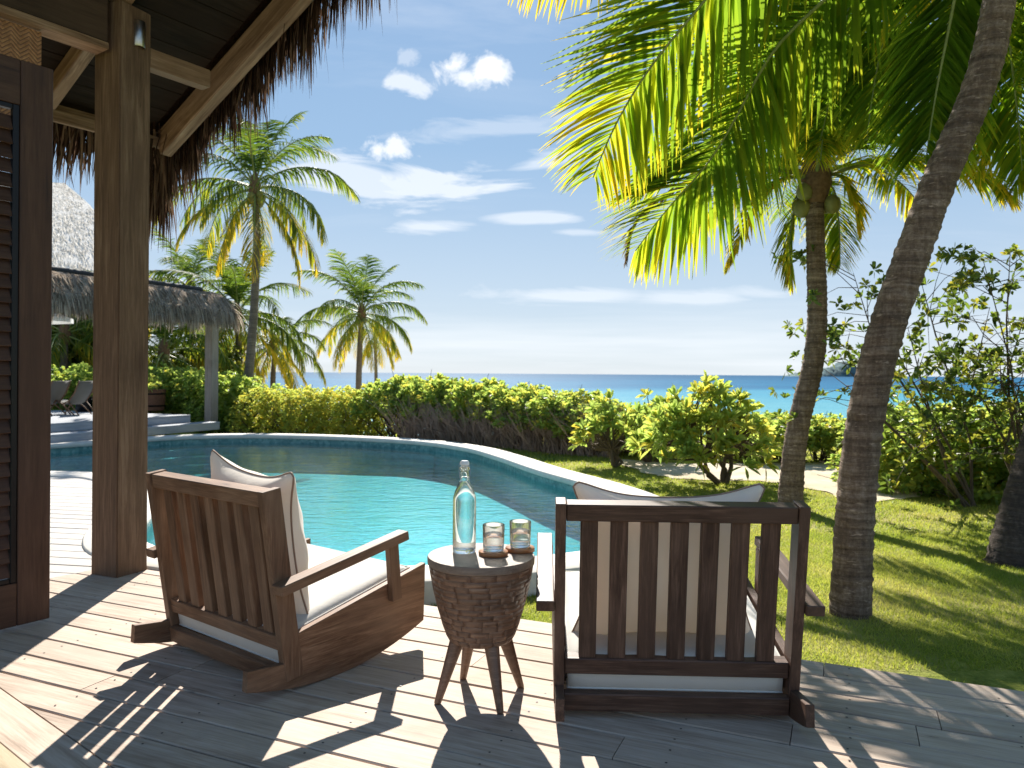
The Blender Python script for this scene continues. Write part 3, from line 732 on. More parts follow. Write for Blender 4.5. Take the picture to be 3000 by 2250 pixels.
# woven panel above the door
mt, t, out = newmat('woven_bamboo'); P0 = t.node('ShaderNodeTexCoord').outputs['Object']
x_, y_, z_ = t.sep(P0)
a_ = t.m('MULTIPLY', t.m('ADD', x_, z_), 15.0); b_ = t.m('MULTIPLY', t.m('SUBTRACT', x_, z_), 15.0)
zig = t.m('PINGPONG', t.m('MULTIPLY', x_, 24.0), 1.0)
st = t.m('FRACT', t.m('ADD', t.m('MULTIPLY', z_, 46.0), t.m('MULTIPLY', zig, 1.7)))
n = t.noise(t.mapping(P0, (50, 50, 50)), 1, 4, .6)
rw = t.m('ABSOLUTE', t.m('SUBTRACT', st, .5))
c = t.mix(t.mapr(rw, .30, .48), t.ramp(n, [(.3, (.22, .095, .04)), (.7, (.42, .215, .10))]), (.10, .045, .022))
princ(t, out, color=c, rough=.6, normal=t.bump(t.m('SUBTRACT', .5, rw), .6, .01)); WOVEN = mt
wc = bc-B3*.0; wp0 = at(-420, 150, 3.35); 
pa = bc-B3*3.4; pe = bc-B3*k_at(112, bc, -B3)
beam('woven_panel', house, hp(Vector((pa.x, pa.y, 2.63))), hp(Vector((pe.x, pe.y, 2.63))), .02, .56, WOVEN, bev=0)
# spotlight on the post
ptl = at(406, 104, 4.37)
lamp = empty('wall_lamp', (ptl.x, ptl.y, ptl.z-.07), -R(23.4), label='small cylindrical steel downlight fixed high on the square post', cat='lamp')
lm = link('lamp_shade', lathe('lamp_shade', [(.030, 0), (.036, 0), (.037, .002), (.037, .143), (.034, .147), (.0, .147)], STEEL, 28, cap=False), lamp)
bx_dir = Vector((-N.x, -N.y, 0)).normalized()
sd = Vector((-.92, .0, 0))
link('mount', boxmesh(.05, .03, .085, BLACKM, .003), lamp).location = (-.075, -.0, .085)
tube('arm', [(-.06, 0, .11), (-.03, 0, .11), (.0, 0, .10)], .009, BLACKM, 8, lamp)
tube('cable', [(-.07, -.01, .15), (-.085, -.012, .17), (-.06, -.01, .185), (-.05, -.012, .15)], .005, BLACKM, 6, lamp)
# louvred folding door
Dr = gnd(139, 1821); DL = Vector((Dr.x, Dr.y, 0))
door = empty('louvred_door', (DL.x, DL.y, 0), label='dark brown louvred folding door panel at the far left edge', cat='door')
dB = -B3; DZ = 2.52; DW = .95; th = .045; stw = .135
def dpt(a, z, off=0): return dB*a+UP*z+A3*off
beam('stile', door, dpt(stw/2, .02), dpt(stw/2, DZ), stw, th, DOORW, up=A3, bev=.003)
beam('stile', door, dpt(DW-stw/2, .02), dpt(DW-stw/2, DZ), stw, th, DOORW, up=A3, bev=.003)
beam('top_rail', door, dpt(stw+.001, DZ-.10), dpt(DW-stw-.001, DZ-.10), .20, th-.004, DOORW, up=A3)
beam('bottom_rail', door, dpt(stw+.001, .115), dpt(DW-stw-.001, .115), .19, th-.004, DOORW, up=A3)
beam('inner_frame', door, dpt(stw+.014, .21), dpt(stw+.014, DZ-.2), .026, .03, BLACKM, up=A3)
beam('inner_frame', door, dpt(stw+.028, .222), dpt(DW-stw-.002, .222), .022, .03, BLACKM, up=A3)
beam('inner_frame', door, dpt(stw+.028, DZ-.212), dpt(DW-stw-.002, DZ-.212), .022, .03, BLACKM, up=A3)
z = .27
lup = (A3*-.80+UP*.42).normalized()
while z < DZ-.24:
    p0 = dpt(stw+.028, z, .0); p1 = dpt(DW-stw-.002, z, .0)
    beam('louvre', door, p0, p1, .07, .008, DOORW, up=(-A3*.93+UP*.37).normalized(), bev=.001); z += .0635
hd = 0 and beam('door_header', house, hp(Vector((DL.x, DL.y, 0))+dB*.02+UP*(DZ+.05)), hp(Vector((DL.x, DL.y, 0))+dB*3.0+UP*(DZ+.05)), .07, .07, DOORW)

# ------------------------------------------------------------------ furniture
def arcz(s): return (s-.38)**2/2.5
CW = .775
def rs(z): return .155-.148*(z-.06)          # rear face of the back posts
def make_chair(loc, rz, wm, label):
    ch = empty('rocking_chair', loc, rz, label, 'rocking chair', 'wooden rocking chairs facing the pool')
    Y0 = .40
    low = [(s-Y0, arcz(s)) for s in np.linspace(0, .86, 26)]
    prof = low+[(.868-Y0, .335), (.205-Y0, .205), (.155-Y0, .112), (.004-Y0, .128)]
    for sx in (-1, 1):
        xc = sx*CW/2; orient(link('side_panel', prism('side_panel', prof, xc-.014, xc+.014, wm), ch), 'y')
        pp = [(rs(.045)-Y0+.004, .045), (rs(.045)-Y0+.078, .050), (rs(.735)-Y0+.075, .742), (rs(.735)-Y0, .732)]
        o = orient(link('back_post', prism('back_post', pp, -.017, .017, wm), ch), 'z'); o.location = (xc, 0, 0)
        beam('armrest', ch, (xc+sx*.048, .095-Y0, .390), (xc+sx*.048, .705-Y0, .488), .060, .036, wm)
        pz = .47
        beam('arm_post', ch, (xc+sx*.0305, .675-Y0, .225), (xc+sx*.0305, .652-Y0, .464), .030, .052, wm, up=(0, 1, 0))
    iw = CW/2-.018
    lean = Vector((0, -.148, 1)).normalized(); back = Vector((0, 1, .148)).normalized()
    def bp(x, z, d): return Vector((x, rs(z)-Y0+d, z))
    beam('top_rail', ch, bp(-iw, .705, .038), bp(iw, .705, .038), .058, .056, wm, up=lean)
    beam('lower_rail', ch, bp(-iw, .178, .040), bp(iw, .178, .040), .050, .055, wm, up=lean)
    for k in range(7):
        x = (k-3)*.098; beam('back_slat', ch, bp(x, .200, .040), bp(x, .682, .040), .057, .030, wm, up=back)
    beam('bottom_rail', ch, (-iw-.002, .165-Y0, .058), (iw+.002, .165-Y0, .058), .032, .062, wm, up=lean)
    beam('front_rail', ch, (-iw-.002, .835-Y0, .262), (iw+.002, .835-Y0, .262), .028, .10, wm)
    for k in range(6):
        s = .27+k*.10; zz = .085+(s-.17)*.2; beam('seat_slat', ch, (-iw-.002, s-Y0, zz), (iw+.002, s-Y0, zz), .07, .016, wm, up=(0, -.2, 1))
    return ch
Lc = Vector((-1.212, 2.85)); fL = Vector((.609, .793)); Rc = Vector((.5455, 2.395)); fR = Vector((math.sin(R(2.2)), math.cos(R(2.2))))
cL = Lc+fL*.40; cR = Rc+fR*.40
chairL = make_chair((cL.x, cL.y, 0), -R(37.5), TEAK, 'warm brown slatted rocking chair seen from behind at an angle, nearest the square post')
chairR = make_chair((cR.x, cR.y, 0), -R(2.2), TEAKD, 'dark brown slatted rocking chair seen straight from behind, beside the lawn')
def pillow(name, w, h, t, nu=30, puff=2.6, pull=.05, horn=.05, box=False, seed=0):
    u = np.linspace(-1, 1, nu); uu, vv = np.meshgrid(u, u); r_ = np.random.default_rng(seed)
    cpull = 1-pull*(1-vv**2); cpv = 1-pull*(1-uu**2)
    corner = (np.abs(uu)*np.abs(vv))**5
    rc = 1-.13*(np.abs(uu)*np.abs(vv))**14*(0 if box else 1)
    X = uu*w/2*cpull*(1+horn*corner)*rc; Z = vv*h/2*cpv*(1+horn*corner)*rc
    e = puff
    prof_ = np.clip(1-np.abs(uu)**e, 0, 1)**.55*np.clip(1-np.abs(vv)**e, 0, 1)**.55
    wr = .010*np.sin(uu*5+vv*3+seed)*prof_+.006*np.sin(uu*11-vv*7+seed*2)*prof_
    rim = t*.34 if box else .0015
    Yf = t/2*prof_*(1 if not box else .34)+rim/2*(1 if box else 1)+wr*(.3 if box else 1); Yb = -(t/2*prof_*(1 if not box else .34)+rim/2)+wr*.3*(box == False)
    if box: Yf = rim+(t/2-rim)*prof_+wr*.3; Yb = -(rim+(t/2-rim)*prof_)
    V = np.concatenate([np.stack([X, Yf, Z], -1).reshape(-1, 3), np.stack([X, Yb, Z], -1).reshape(-1, 3)])
    ii, jj = np.meshgrid(np.arange(nu-1), np.arange(nu-1)); a = (jj*nu+ii).ravel(); top = np.stack([a, a+nu, a+nu+1, a+1], 1); bot = top[:, ::-1]+nu*nu
    ring = [k for k in range(nu)]+[nu*k+nu-1 for k in range(1, nu)]+[nu*(nu-1)+k for k in range(nu-2, -1, -1)]+[nu*k for k in range(nu-2, 0, -1)]
    ring = np.array(ring); nx_ = np.roll(ring, -1)
    sidef = np.stack([ring, nx_, nx_+nu*nu, ring+nu*nu], 1)
    return V, [top, bot, sidef], ring, nu*nu
def cushion(name, w, h, t, mat, label, M, cat='cushion', group=None, box=False, seed=0, pipe=True, **kw):
    V, fs, ring, nn = pillow(name, w, h, t, box=box, seed=seed, **kw)
    me = mk(name, V, fs, mat, smooth=True)
    bm = bmesh.new(); bm.from_mesh(me); bmesh.ops.recalc_face_normals(bm, faces=bm.faces); bm.to_mesh(me); bm.free(); me.shade_smooth()
    o = link(name, me); o.matrix_world = M; props(o, label, cat, group)
    if pipe:
        loops = ([V[ring], V[ring+nn]] if box else [(V[ring]+V[ring+nn])/2])
        for lp in loops:
            pth_ = np.concatenate([lp, lp[:1]]); Vt, Ft = tube_geo(pth_, .0038, 6)
            p_ = link('piping', mk('piping', Vt, [Ft], PIPE if not box else mat, smooth=True), o)
    return o
def chairM(c, rz, loc, rx, ry=0, rzz=0):
    return Matrix.Translation((c.x, c.y, 0)) @ Matrix.Rotation(rz, 4, 'Z') @ Matrix.Translation(loc) @ Matrix.Rotation(rx, 4, 'X') @ Matrix.Rotation(ry, 4, 'Y') @ Matrix.Rotation(rzz, 4, 'Z')
# seat cushions (local XZ plane of the pillow laid on the sloping seat)
tilt = math.atan(.2)
def seatM(c, rz): return chairM(c, rz, (0, .50-.40, .205), R(90)+tilt)
cushion('seat_cushion', .715, .66, .15, CREAMS, 'white seat cushion lying in the angled rocking chair nearest the post', seatM(cL, -R(37.5)), group='seat cushions', box=True, puff=9, pull=.0, horn=0, seed=3)
cushion('seat_cushion', .715, .66, .15, CREAMS, 'white seat cushion lying in the rocking chair seen straight from behind', seatM(cR, -R(2.2)), group='seat cushions', box=True, puff=9, pull=.0, horn=0, seed=4)
cushion('back_cushion', .58, .55, .25, CREAM, 'cream piped back cushion with peaked corners leaning in the angled chair nearest the post', chairM(cL, -R(37.5), (.035, .290-.40, .510), R(10), R(3), R(-5)), group='back cushions', seed=5, horn=.21, pull=.115)
cushion('back_cushion', .61, .55, .24, CREAM, 'cream piped back cushion behind the slats of the chair seen straight from behind', chairM(cR, -R(2.2), (-.015, .290-.40, .485), R(9), R(.5), R(2)), group='back cushions', seed=6, horn=.21, pull=.115)

# drum side table
TC = Vector((-.105, 2.739, 0)); TZ = .503
table = empty('side_table', TC, 0, 'round wooden drum side table of dark blocks on four splayed legs between the chairs', 'side table')
link('table_top', lathe('table_top', [(.186, TZ-.030), (.1905, TZ-.026), (.1915, TZ-.006), (.1885, TZ), (.0, TZ+.0002)], TABT, 56, cap=False), table)
def tr(z):   # body radius at height z
    zs = [.205, .225, .26, .32, .38, .44, .475]; r_ = [.112, .123, .136, .154, .169, .181, .187]
    return float(np.interp(z, zs, r_))
link('drum_core', lathe('drum_core', [(.0, .198), (.090, .198), (.108, .206)]+[(tr(z)-.0015, z) for z in np.linspace(.22, .474, 8)], TABW, 48, cap=False), table)
rows = 13; zb0, zb1 = .208, .472
for rI in range(rows):
    z0 = zb0+(zb1-zb0)*rI/rows; z1 = zb0+(zb1-zb0)*(rI+1)/rows-.0003
    m_ = 15; ph = rng.random()*6.28; cutsA = ph+np.cumsum(np.concatenate([[0], rng.uniform(.7, 1.3, m_)])); cutsA = ph+(cutsA-ph)/(cutsA[-1]-ph)*2*math.pi
    for k in range(m_):
        a0, a1 = cutsA[k]+.0015, cutsA[k+1]-.001; d_ = rng.uniform(0, .0007); V = []
        aa = np.linspace(a0, a1, 5); am = (a0+a1)/2
        for (z, r_) in ((z0, tr(z0)-.0002), (z0+.0005, tr(z0)+d_), (z1-.0008, tr(z1)+d_), (z1, tr(z1)-.0002)):
            for a in aa: V.append((r_*math.cos(a), r_*math.sin(a), z))
        ce = np.array([tr(z0)*math.cos(am), tr(z0)*math.sin(am), z0]); V = np.array(V)-ce
        ca, sa = math.cos(am+math.pi/2), math.sin(am+math.pi/2)       # local x tangential so that grain runs along the block
        Vl = np.stack([V[:, 0]*ca+V[:, 1]*sa, -V[:, 0]*sa+V[:, 1]*ca, V[:, 2]], 1)
        i = np.arange(4); q = np.concatenate([np.stack([j*5+i, j*5+i+1, (j+1)*5+i+1, (j+1)*5+i], 1) for j in range(3)])
        ends = [(0, 5, 10, 15), (19, 14, 9, 4)]
        o = link('block', mk('block', Vl, [q]+[np.array([e]) for e in ends], TABW), table); o.location = ce; o.rotation_euler = (0, 0, am+math.pi/2)
for ang in (205.6, 297, 116, 26):
    a = R(ang); top = Vector((math.cos(a)*.088, math.sin(a)*.088, .215)); ft = Vector((math.cos(a)*.163, math.sin(a)*.163, .0))
    ax = (top-ft); V, Fq = tube_geo([ft, ft+ax*.03, ft+ax*.5, top], [.011, .0125, .0195, .027], 14)
    me = mk('leg', V, [Fq, np.arange(14)[::-1].reshape(1, -1)], TABW, smooth=True); link('leg', me, table)

# bottle, glasses and coasters
def bottle(loc):
    b = empty('bottle', loc, .3, 'clear swing-top glass water bottle standing on the side table', 'bottle')
    outp = [(.0, .004), (.030, .0), (.038, .001), (.0415, .006), (.042, .02), (.042, .185), (.0405, .20), (.034, .222), (.0225, .245), (.0165, .262), (.0150, .29), (.0152, .295), (.0185, .297), (.0185, .307), (.0155, .309)]
    inp = [(.0125, .308), (.012, .262), (.0185, .243), (.030, .221), (.0365, .20), (.038, .185), (.038, .022), (.034, .014), (.0, .012)]
    link('glass_body', lathe('glass_body', outp+inp, GLASS, 48, cap=False), b)
    link('water', lathe('water', [(.0, .0112), (.0345, .0135), (.0384, .0218), (.0384, .185), (.0369, .2003), (.0304, .2213), (.0189, .2433), (.0126, .256), (.0, .256)], WATERG, 48, cap=False), b)
    link('stopper', lathe('stopper', [(.0, .300), (.011, .300), (.0125, .312), (.0165, .315), (.0165, .323), (.012, .330), (.0, .331)], plain('porcelain', (.75, .75, .73), .25), 24, cap=False), b)
    for s in (-1, 1):
        tube('wire', [(s*.0, .017, .327), (s*.012, .017, .325), (s*.0195, .012, .31), (s*.0205, .0, .288), (s*.018, -.004, .268), (s*.016, -.012, .262)], .0011, STEEL, 6, b)
    tube('wire', [(.018*math.cos(a), .018*math.sin(a), .270) for a in np.linspace(0, 6.28, 20)], .0011, STEEL, 6, b)
    return b
bt = at(1360, 1622, 2.775); bottle((bt.x, 2.775, TZ+.0006))
CLEARD = []
def tumbler(u, Y, clab, glab, rot):
    x = at(u, 1600, Y).x
    n = 9; prof_ = []
    V = []; rr = [.053+random.uniform(-.002, .002) for _ in range(22)]
    aa = np.linspace(0, 2*math.pi, 22, endpoint=False)
    for (z, k) in ((0, .97), (.002, 1), (.013, 1), (.015, .97)):
        for a, r_ in zip(aa, rr): V.append((r_*k*math.cos(a), r_*k*math.sin(a), z))
    i = np.arange(22); j = (i+1) % 22
    q = np.concatenate([np.stack([k*22+i, k*22+j, (k+1)*22+j, (k+1)*22+i], 1) for k in range(3)])
    co = link('coaster', mk('coaster', V, [q, i[::-1].reshape(1, -1), (i+66).reshape(1, -1)], COAST)); co.location = (x, Y, TZ+.0008)
    props(co, clab, 'coaster', 'wooden coasters on the side table')
    g_ = empty('drinking_glass', (x, Y, TZ+.0168), rot, glab, 'glass', 'tumblers on the side table')
    outp = [(.0, .001), (.032, .0), (.0365, .003), (.0375, .012), (.0395, .091), (.0388, .0922), (.0376, .091), (.0360, .016), (.033, .012), (.0, .0115)]
    link('glass_body', lathe('glass_body', outp, GLASS, 44, cap=False), g_)
    link('water', lathe('water', [(.0, .0110), (.0334, .0116), (.0364, .0160), (.0374, .050), (.0, .050)], WATERG, 44, cap=False), g_)
tumbler(1446, 2.735, 'reddish wooden coaster under the left tumbler, nearer the bottle', 'half filled tumbler beside the bottle on the side table', .2)
tumbler(1524, 2.80, 'reddish wooden coaster at the right rim of the side table', 'half filled tumbler at the right rim of the side table', 1.1)

# ------------------------------------------------------------------ palms
def frond_geo(path, nleaf, llen, lwid, ang=52, droop=1.0, seed=0, yellow=.0, seg=5, start=.16, stemr=.018, tipyel=.4, lift=.35, ragged=.0, roll=0.0):
    r_ = np.random.default_rng(seed); P = np.asarray(path, float)
    dl = np.concatenate([[0], np.cumsum(np.linalg.norm(np.diff(P, axis=0), axis=1))]); tot = dl[-1]; dl /= tot
    sm = np.linspace(0, 1, 26); Q = np.stack([np.interp(sm, dl, P[:, k]) for k in range(3)], 1)
    for _ in range(3): Q[1:-1] = (Q[:-2]+2*Q[1:-1]+Q[2:])/4
    T = np.gradient(Q, axis=0); T /= np.linalg.norm(T, axis=1, keepdims=True)
    rad = stemr*(1-.85*sm)+.0012
    Vs, Fs = tube_geo(Q, rad, 6)
    s = np.linspace(start, .995, nleaf); s = np.repeat(s, 2)+r_.normal(0, .002, nleaf*2); s = np.clip(s, start, 1); sg = np.tile([1.0, -1.0], nleaf)
    pos = np.stack([np.interp(s, sm, Q[:, k]) for k in range(3)], 1); tg = np.stack([np.interp(s, sm, T[:, k]) for k in range(3)], 1)
    up = np.array([0, 0, 1.0]); sd_ = np.cross(tg, up); nl = np.linalg.norm(sd_, axis=1, keepdims=True)
    hor = T[0]*np.array([1, 1, 0]); alt = np.cross(hor/(np.linalg.norm(hor)+1e-6), up)
    sd_ = np.where(nl > .25, sd_/np.maximum(nl, .01), alt[None, :]); sd_ /= np.linalg.norm(sd_, axis=1, keepdims=True)
    nn = np.cross(sd_, tg)
    if roll: cr, sr = math.cos(R(roll)), math.sin(R(roll)); sd_, nn = sd_*cr-nn*sr, nn*cr+sd_*sr
    a = np.radians(ang+(1-s)*18-12+r_.normal(0, 5, len(s)))
    lf = lift*(1-.6*s)+r_.normal(0, .10, len(s))
    d = sd_*(sg*np.sin(a))[:, None]+tg*np.cos(a)[:, None]+nn*lf[:, None]
    d /= np.linalg.norm(d, axis=1, keepdims=True)
    L = llen*(np.sin(np.clip((s-start)/(1-start)*.82+.16, 0, 1)*math.pi)**.55)*r_.uniform(.85, 1.08, len(s))
    L = np.maximum(L, llen*.22)
    if ragged: keep = r_.random(len(s)) > ragged*s; L = np.where(keep, L, L*.35)
    W = lwid*r_.uniform(.8, 1.1, len(s))*np.clip(L/llen+.25, .4, 1)
    dr = droop*(r_.uniform(.6, 1.3, len(s)))
    n = len(s); V = np.zeros((n, 2*(seg+1), 3)); Pp = pos.copy(); g_ = np.array([0, 0, -1.0]); dd = d.copy(); tt = np.zeros((n, 2*(seg+1)))
    base_t = r_.uniform(.12, .5, n)+yellow*(.35+.65*s)*r_.uniform(.3, 1.3, n)+.10*(s > .8)
    for k in range(seg+1):
        wv = np.cross(dd, nn*.6+up*.2+sd_*(sg*.75)[:, None]); wl = np.linalg.norm(wv, axis=1, keepdims=True); wv /= np.maximum(wl, .01)
        f = (.55, 1.0, 1.0, .85, .55, .06)[k] if seg == 5 else (.6, 1.0, .75, .06)[min(k, 3)]
        V[:, 2*k] = Pp-wv*(W*f*.5)[:, None]; V[:, 2*k+1] = Pp+wv*(W*f*.5)[:, None]
        tt[:, 2*k] = tt[:, 2*k+1] = base_t+tipyel*(k/seg)**3*r_.uniform(.2, 1, n)
        dd = dd+g_*(dr/seg*(1+.6*k/seg))[:, None]; dd /= np.linalg.norm(dd, axis=1, keepdims=True); Pp = Pp+dd*(L/seg)[:, None]
    if yellow < .95: tt = np.where((r_.random(n) < .06)[:, None], tt, np.minimum(tt, .80+.06*r_.random(n)[:, None]))
    base = (np.arange(n)*2*(seg+1))[:, None]+len(Vs)
    q = np.concatenate([base+np.array([[2*k, 2*k+1, 2*k+3, 2*k+2]]) for k in range(seg)])
    Va = np.concatenate([Vs, V.reshape(-1, 3)]); tint = np.concatenate([np.full(len(Vs), .5), np.clip(tt.ravel(), 0, 1)])
    return Va, Fs, q, tint
def frond_mesh(path, lm=None, **kw):
    V, fs, q, tint = frond_geo(path, **kw)
    return mk('frond', V, [fs, q], [PALMSTEM, lm or PALM], tint=tint, midx=np.concatenate([np.zeros(len(fs)), np.ones(len(q))]))
def arch(L, el0, bend, az=0.0, p=1.4, wob=0.0):
    s = np.linspace(0, 1, 24); el = np.radians(el0)-np.radians(bend)*s**p; a = np.radians(az)+wob*s**2
    st = L/23; x = np.cumsum(np.cos(el)*np.sin(a))*st; y = np.cumsum(np.cos(el)*np.cos(a))*st; z = np.cumsum(np.sin(el))*st
    return np.stack([x, y, z], 1)-np.array([x[0], y[0], z[0]])
def trunk_geo(path, r0, r1, ring=.045, n=18, flare=.3, seed=0, rough=1.0):
    r_ = np.random.default_rng(seed); P = np.asarray(path, float)
    dl = np.concatenate([[0], np.cumsum(np.linalg.norm(np.diff(P, axis=0), axis=1))]); tot = dl[-1]
    # smooth spline sampling
    m = int(tot/ring*3); s = np.linspace(0, tot, m); Q = np.stack([np.interp(s, dl, P[:, k]) for k in range(3)], 1)
    for _ in range(int(m*.6)): Q[1:-1] = (Q[:-2]+2*Q[1:-1]+Q[2:])/4
    f = s/tot; rad = r0*(1-f)+r1*f+r0*flare*np.exp(-s/.16)
    ph = s/ring+.5*np.sin(s*5)+r_.normal(0, .05, m); saw = (ph % 1.0); rad = rad*(1+rough*.035*(saw-.5))
    rr = rad[:, None]*(1+rough*r_.normal(0, .012, (m, n)))
    return tube_geo(Q, rr, n)
def drop(path, name, r0, r1, parent, mat, **kw):
    V, q = trunk_geo(path, r0, r1, **kw); return link(name, mk(name, V, [q], mat, smooth=True), parent)
NUTM = plain('coconut_husk', (.20, .19, .05), .6, noise=.3, ns=6); HUSK = plain('crown_fibre', (.16, .09, .045), .95, noise=.4, ns=25, bumpk=.5)
nutme = lathe('coconut', [(0, -.11), (.05, -.10), (.085, -.05), (.092, 0), (.08, .05), (.045, .09), (0, .10)], NUTM, 12, cap=False)
def crown_bits(palm, c, r0, nuts, seed=0, sc=1.0):
    r_ = random.Random(seed)
    me = lathe('crown_shaft', [(0, -.28*sc), (r0*1.05, -.22*sc), (r0*1.7, -.02*sc), (r0*1.5, .2*sc), (r0*.5, .42*sc), (0, .45*sc)], HUSK, 12, cap=False)
    o = link('crown_shaft', me, palm); o.location = c
    for k in range(nuts):
        a = r_.uniform(0, 6.28); o = link('coconut', nutme, palm); rr = (r0+.045*sc)*r_.uniform(.9, 1.2)
        o.location = Vector(c)+Vector((rr*math.cos(a), rr*math.sin(a), -.06*sc-r_.uniform(0, .22)*sc)); o.scale = (sc*.95,)*3; o.rotation_euler = (r_.uniform(-.4, .4), r_.uniform(-.4, .4), 0)
# shared frond shapes for the farther palms: (elevation, bend)
VAR = []
def varset(L, nleaf, llen, lwid, seed, seg=3):
    out_ = []
    for k, (el, be, ye, dr) in enumerate(((80, 45, 0, .7), (62, 85, .02, 1.1), (42, 100, .05, 1.5), (24, 100, .12, 1.9), (5, 90, .25, 2.2), (-15, 65, .55, 1.8), (-38, 45, .80, 1.5))):
        out_.append(frond_mesh(arch(L*(1-.10*(k > 4)-.15*(k == 0)), el, be, 0, 1.3, .1), lm=PALMF, ragged=.35, nleaf=nleaf, llen=llen, lwid=lwid, droop=dr, seed=seed+k, yellow=ye, seg=seg, stemr=.022, lift=.3))
    return out_
FARV = varset(2.6, 50, .66, .036, 100)
FARW = varset(2.6, 46, .70, .040, 200)
def far_palm(u_base, Yb, trunk_px, crown_px, Y, label, sc=1.0, nf=22, seed=0, r0=.11, yellow=0, nuts=5, group='coconut palms behind the pool', V7=None, skip=()):
    r_ = random.Random(seed); V7 = V7 or FARV
    b = Vector((at(u_base, 1200, Yb).x, Yb, float(gh(at(u_base, 1200, Yb).x, Yb))))
    pm = empty('coconut_palm', b, 0, label, 'palm tree', group)
    pts = [b-Vector((0, 0, .3))]+[at(u, v, Y) for u, v in trunk_px]+[at(*crown_px, Y)]
    pts = [p-b for p in pts]; drop(pts, 'trunk', r0, r0*.62, pm, TRUNKF, ring=.12, n=12, flare=.35, seed=seed)
    c = pts[-1]; crown_bits(pm, c, r0*.7, nuts, seed, sc)
    for k in range(nf):
        lvl_ = k/(nf-1); vi = min(6, int(lvl_*7)); vi = max(0, min(6, vi+yellow)) 
        if vi in skip: continue
        o = link('frond', V7[vi], pm); o.location = c+Vector((0, 0, .12*(1-lvl_)*sc))
        az = k*137.5+r_.uniform(-14, 14); o.rotation_euler = (R(r_.uniform(-6, 6)), R(r_.uniform(-6, 6)), R(az)); s = sc*r_.uniform(.88, 1.1); o.scale = (s*(1 if r_.random() < .5 else -1), s, s)
    return pm
far_palm(700, 18, [(722, 1164), (734, 1044), (744, 923), (750, 803), (754, 682), (750, 622)], (747, 560), 18, 'tallest coconut palm behind the pool, grey trunk beside the thatched walkway', 1.02, 26, 3, .12, nuts=9)
far_palm(1051, 25, [(1051, 1110), (1055, 1000)], (1060, 925), 25, 'medium coconut palm with orange flower stalk standing alone against the sky over the hedge', .98, 26, 5, .13)
far_palm(1102, 29, [(1102, 1090), (1100, 1030)], (1100, 985), 29, 'small yellowing coconut palm just right of the medium lone palm', .62, 16, 8, .09, yellow=1, nuts=2, V7=FARW)
far_palm(560, 22, [(560, 1050), (558, 950)], (556, 850), 22, 'coconut palm with upright crown rising over the end of the thatched walkway roof', .85, 18, 11, .12, skip=(5, 6))
far_palm(700, 21, [(700, 1080), (700, 1000)], (695, 930), 21, 'dense green coconut palm directly behind the foot of the tall palm', .98, 24, 14, .12, V7=FARW)
far_palm(800, 23, [(800, 1090), (805, 1050)], (800, 1015), 23, 'low yellow fronded coconut palm right of the tall palm trunk', .80, 20, 17, .11, yellow=1)
far_palm(470, 19, [(470, 1120), (475, 1080)], (480, 1040), 19, 'low bushy coconut palm framed under the thatched walkway roof', .95, 22, 21, .12, V7=FARW)
far_palm(180, 19, [(185, 1120), (188, 1060)], (190, 985), 19, 'broad leaved coconut palm seen between the door and the post', .9, 20, 25, .12)
far_palm(590, 27, [(590, 1110), (590, 1080)], (600, 1040), 27, 'coconut palm farthest back behind the walkway post', .9, 20, 33, .12, V7=FARW)

# second palm on the lawn, crown in view
def near_trunk(pxs, Y, r0, r1, name_label, crown, group, seed, base_z=None, Ys=None, mat=None):
    b = at(*pxs[0], Y); b.z = float(gh(b.x, b.y))
    pm = empty('coconut_palm', b, 0, name_label, 'palm tree', group)
    pts = [Vector((0, 0, -.15))]+[at(u, v, (Ys[i] if Ys else Y))-b for i, (u, v) in enumerate(pxs)]+[Vector(crown)-b]
    drop(pts, 'trunk', r0, r1, pm, mat or TRUNK, ring=.055, n=26, flare=.26, seed=seed, rough=2.2)
    return pm, b
GRP = 'coconut palms standing on the lawn'
c2 = at(2391, 535, 7.3)
palm2, b2 = near_trunk([(2315, 1475), (2322, 1375), (2331, 1279), (2353, 1182), (2374, 1110), (2389, 1038), (2395, 965), (2395, 869), (2391, 772), (2389, 696), (2387, 601)], 7.3, .112, .078,
                       'curved coconut palm on the lawn with its crown in view, left of the leaning palm', c2, GRP, 2)
crown_bits(palm2, c2-b2, .085, 8, 4, .9)
def add_frond(palm, b, path, **kw):
    kw['nleaf'] = int(kw['nleaf']*1.25); kw['lwid'] = kw['lwid']*.76; kw['droop'] = kw['droop']*.62
    P = np.array([tuple(Vector(p)-b) for p in path]); return link('frond', frond_mesh(P, **kw), palm)
for k, (pp, ll, ye) in enumerate((([(2391, 520, 7.3), (2290, 520, 7.2), (2210, 600, 7.15), (2165, 700, 7.1), (2130, 790, 7.1)], .30, .75), ([(2391, 520, 7.3), (2335, 560, 7.4), (2312, 700, 7.5), (2318, 830, 7.5)], .42, .35),
      ([(2391, 520, 7.3), (2445, 550, 7.5), (2460, 670, 7.6), (2462, 780, 7.6)], .40, .3), ([(2391, 520, 7.3), (2460, 510, 7.2), (2505, 590, 7.1), (2515, 680, 7.1)], .30, .8),
      ([(2391, 520, 7.3), (2120, 470, 7.2), (1920, 590, 7.1), (1850, 660, 7.1), (1835, 770, 7.1)], .30, 1.0), ([(2391, 520, 7.3), (2150, 430, 7.4), (1950, 470, 7.5), (1800, 590, 7.5)], .50, .35))):
    add_frond(palm2, b2, [at(*p) for p in pp], nleaf=56, llen=ll, lwid=.030, droop=1.1, seed=340+k, yellow=ye, seg=5, stemr=.014)
r_ = random.Random(9)
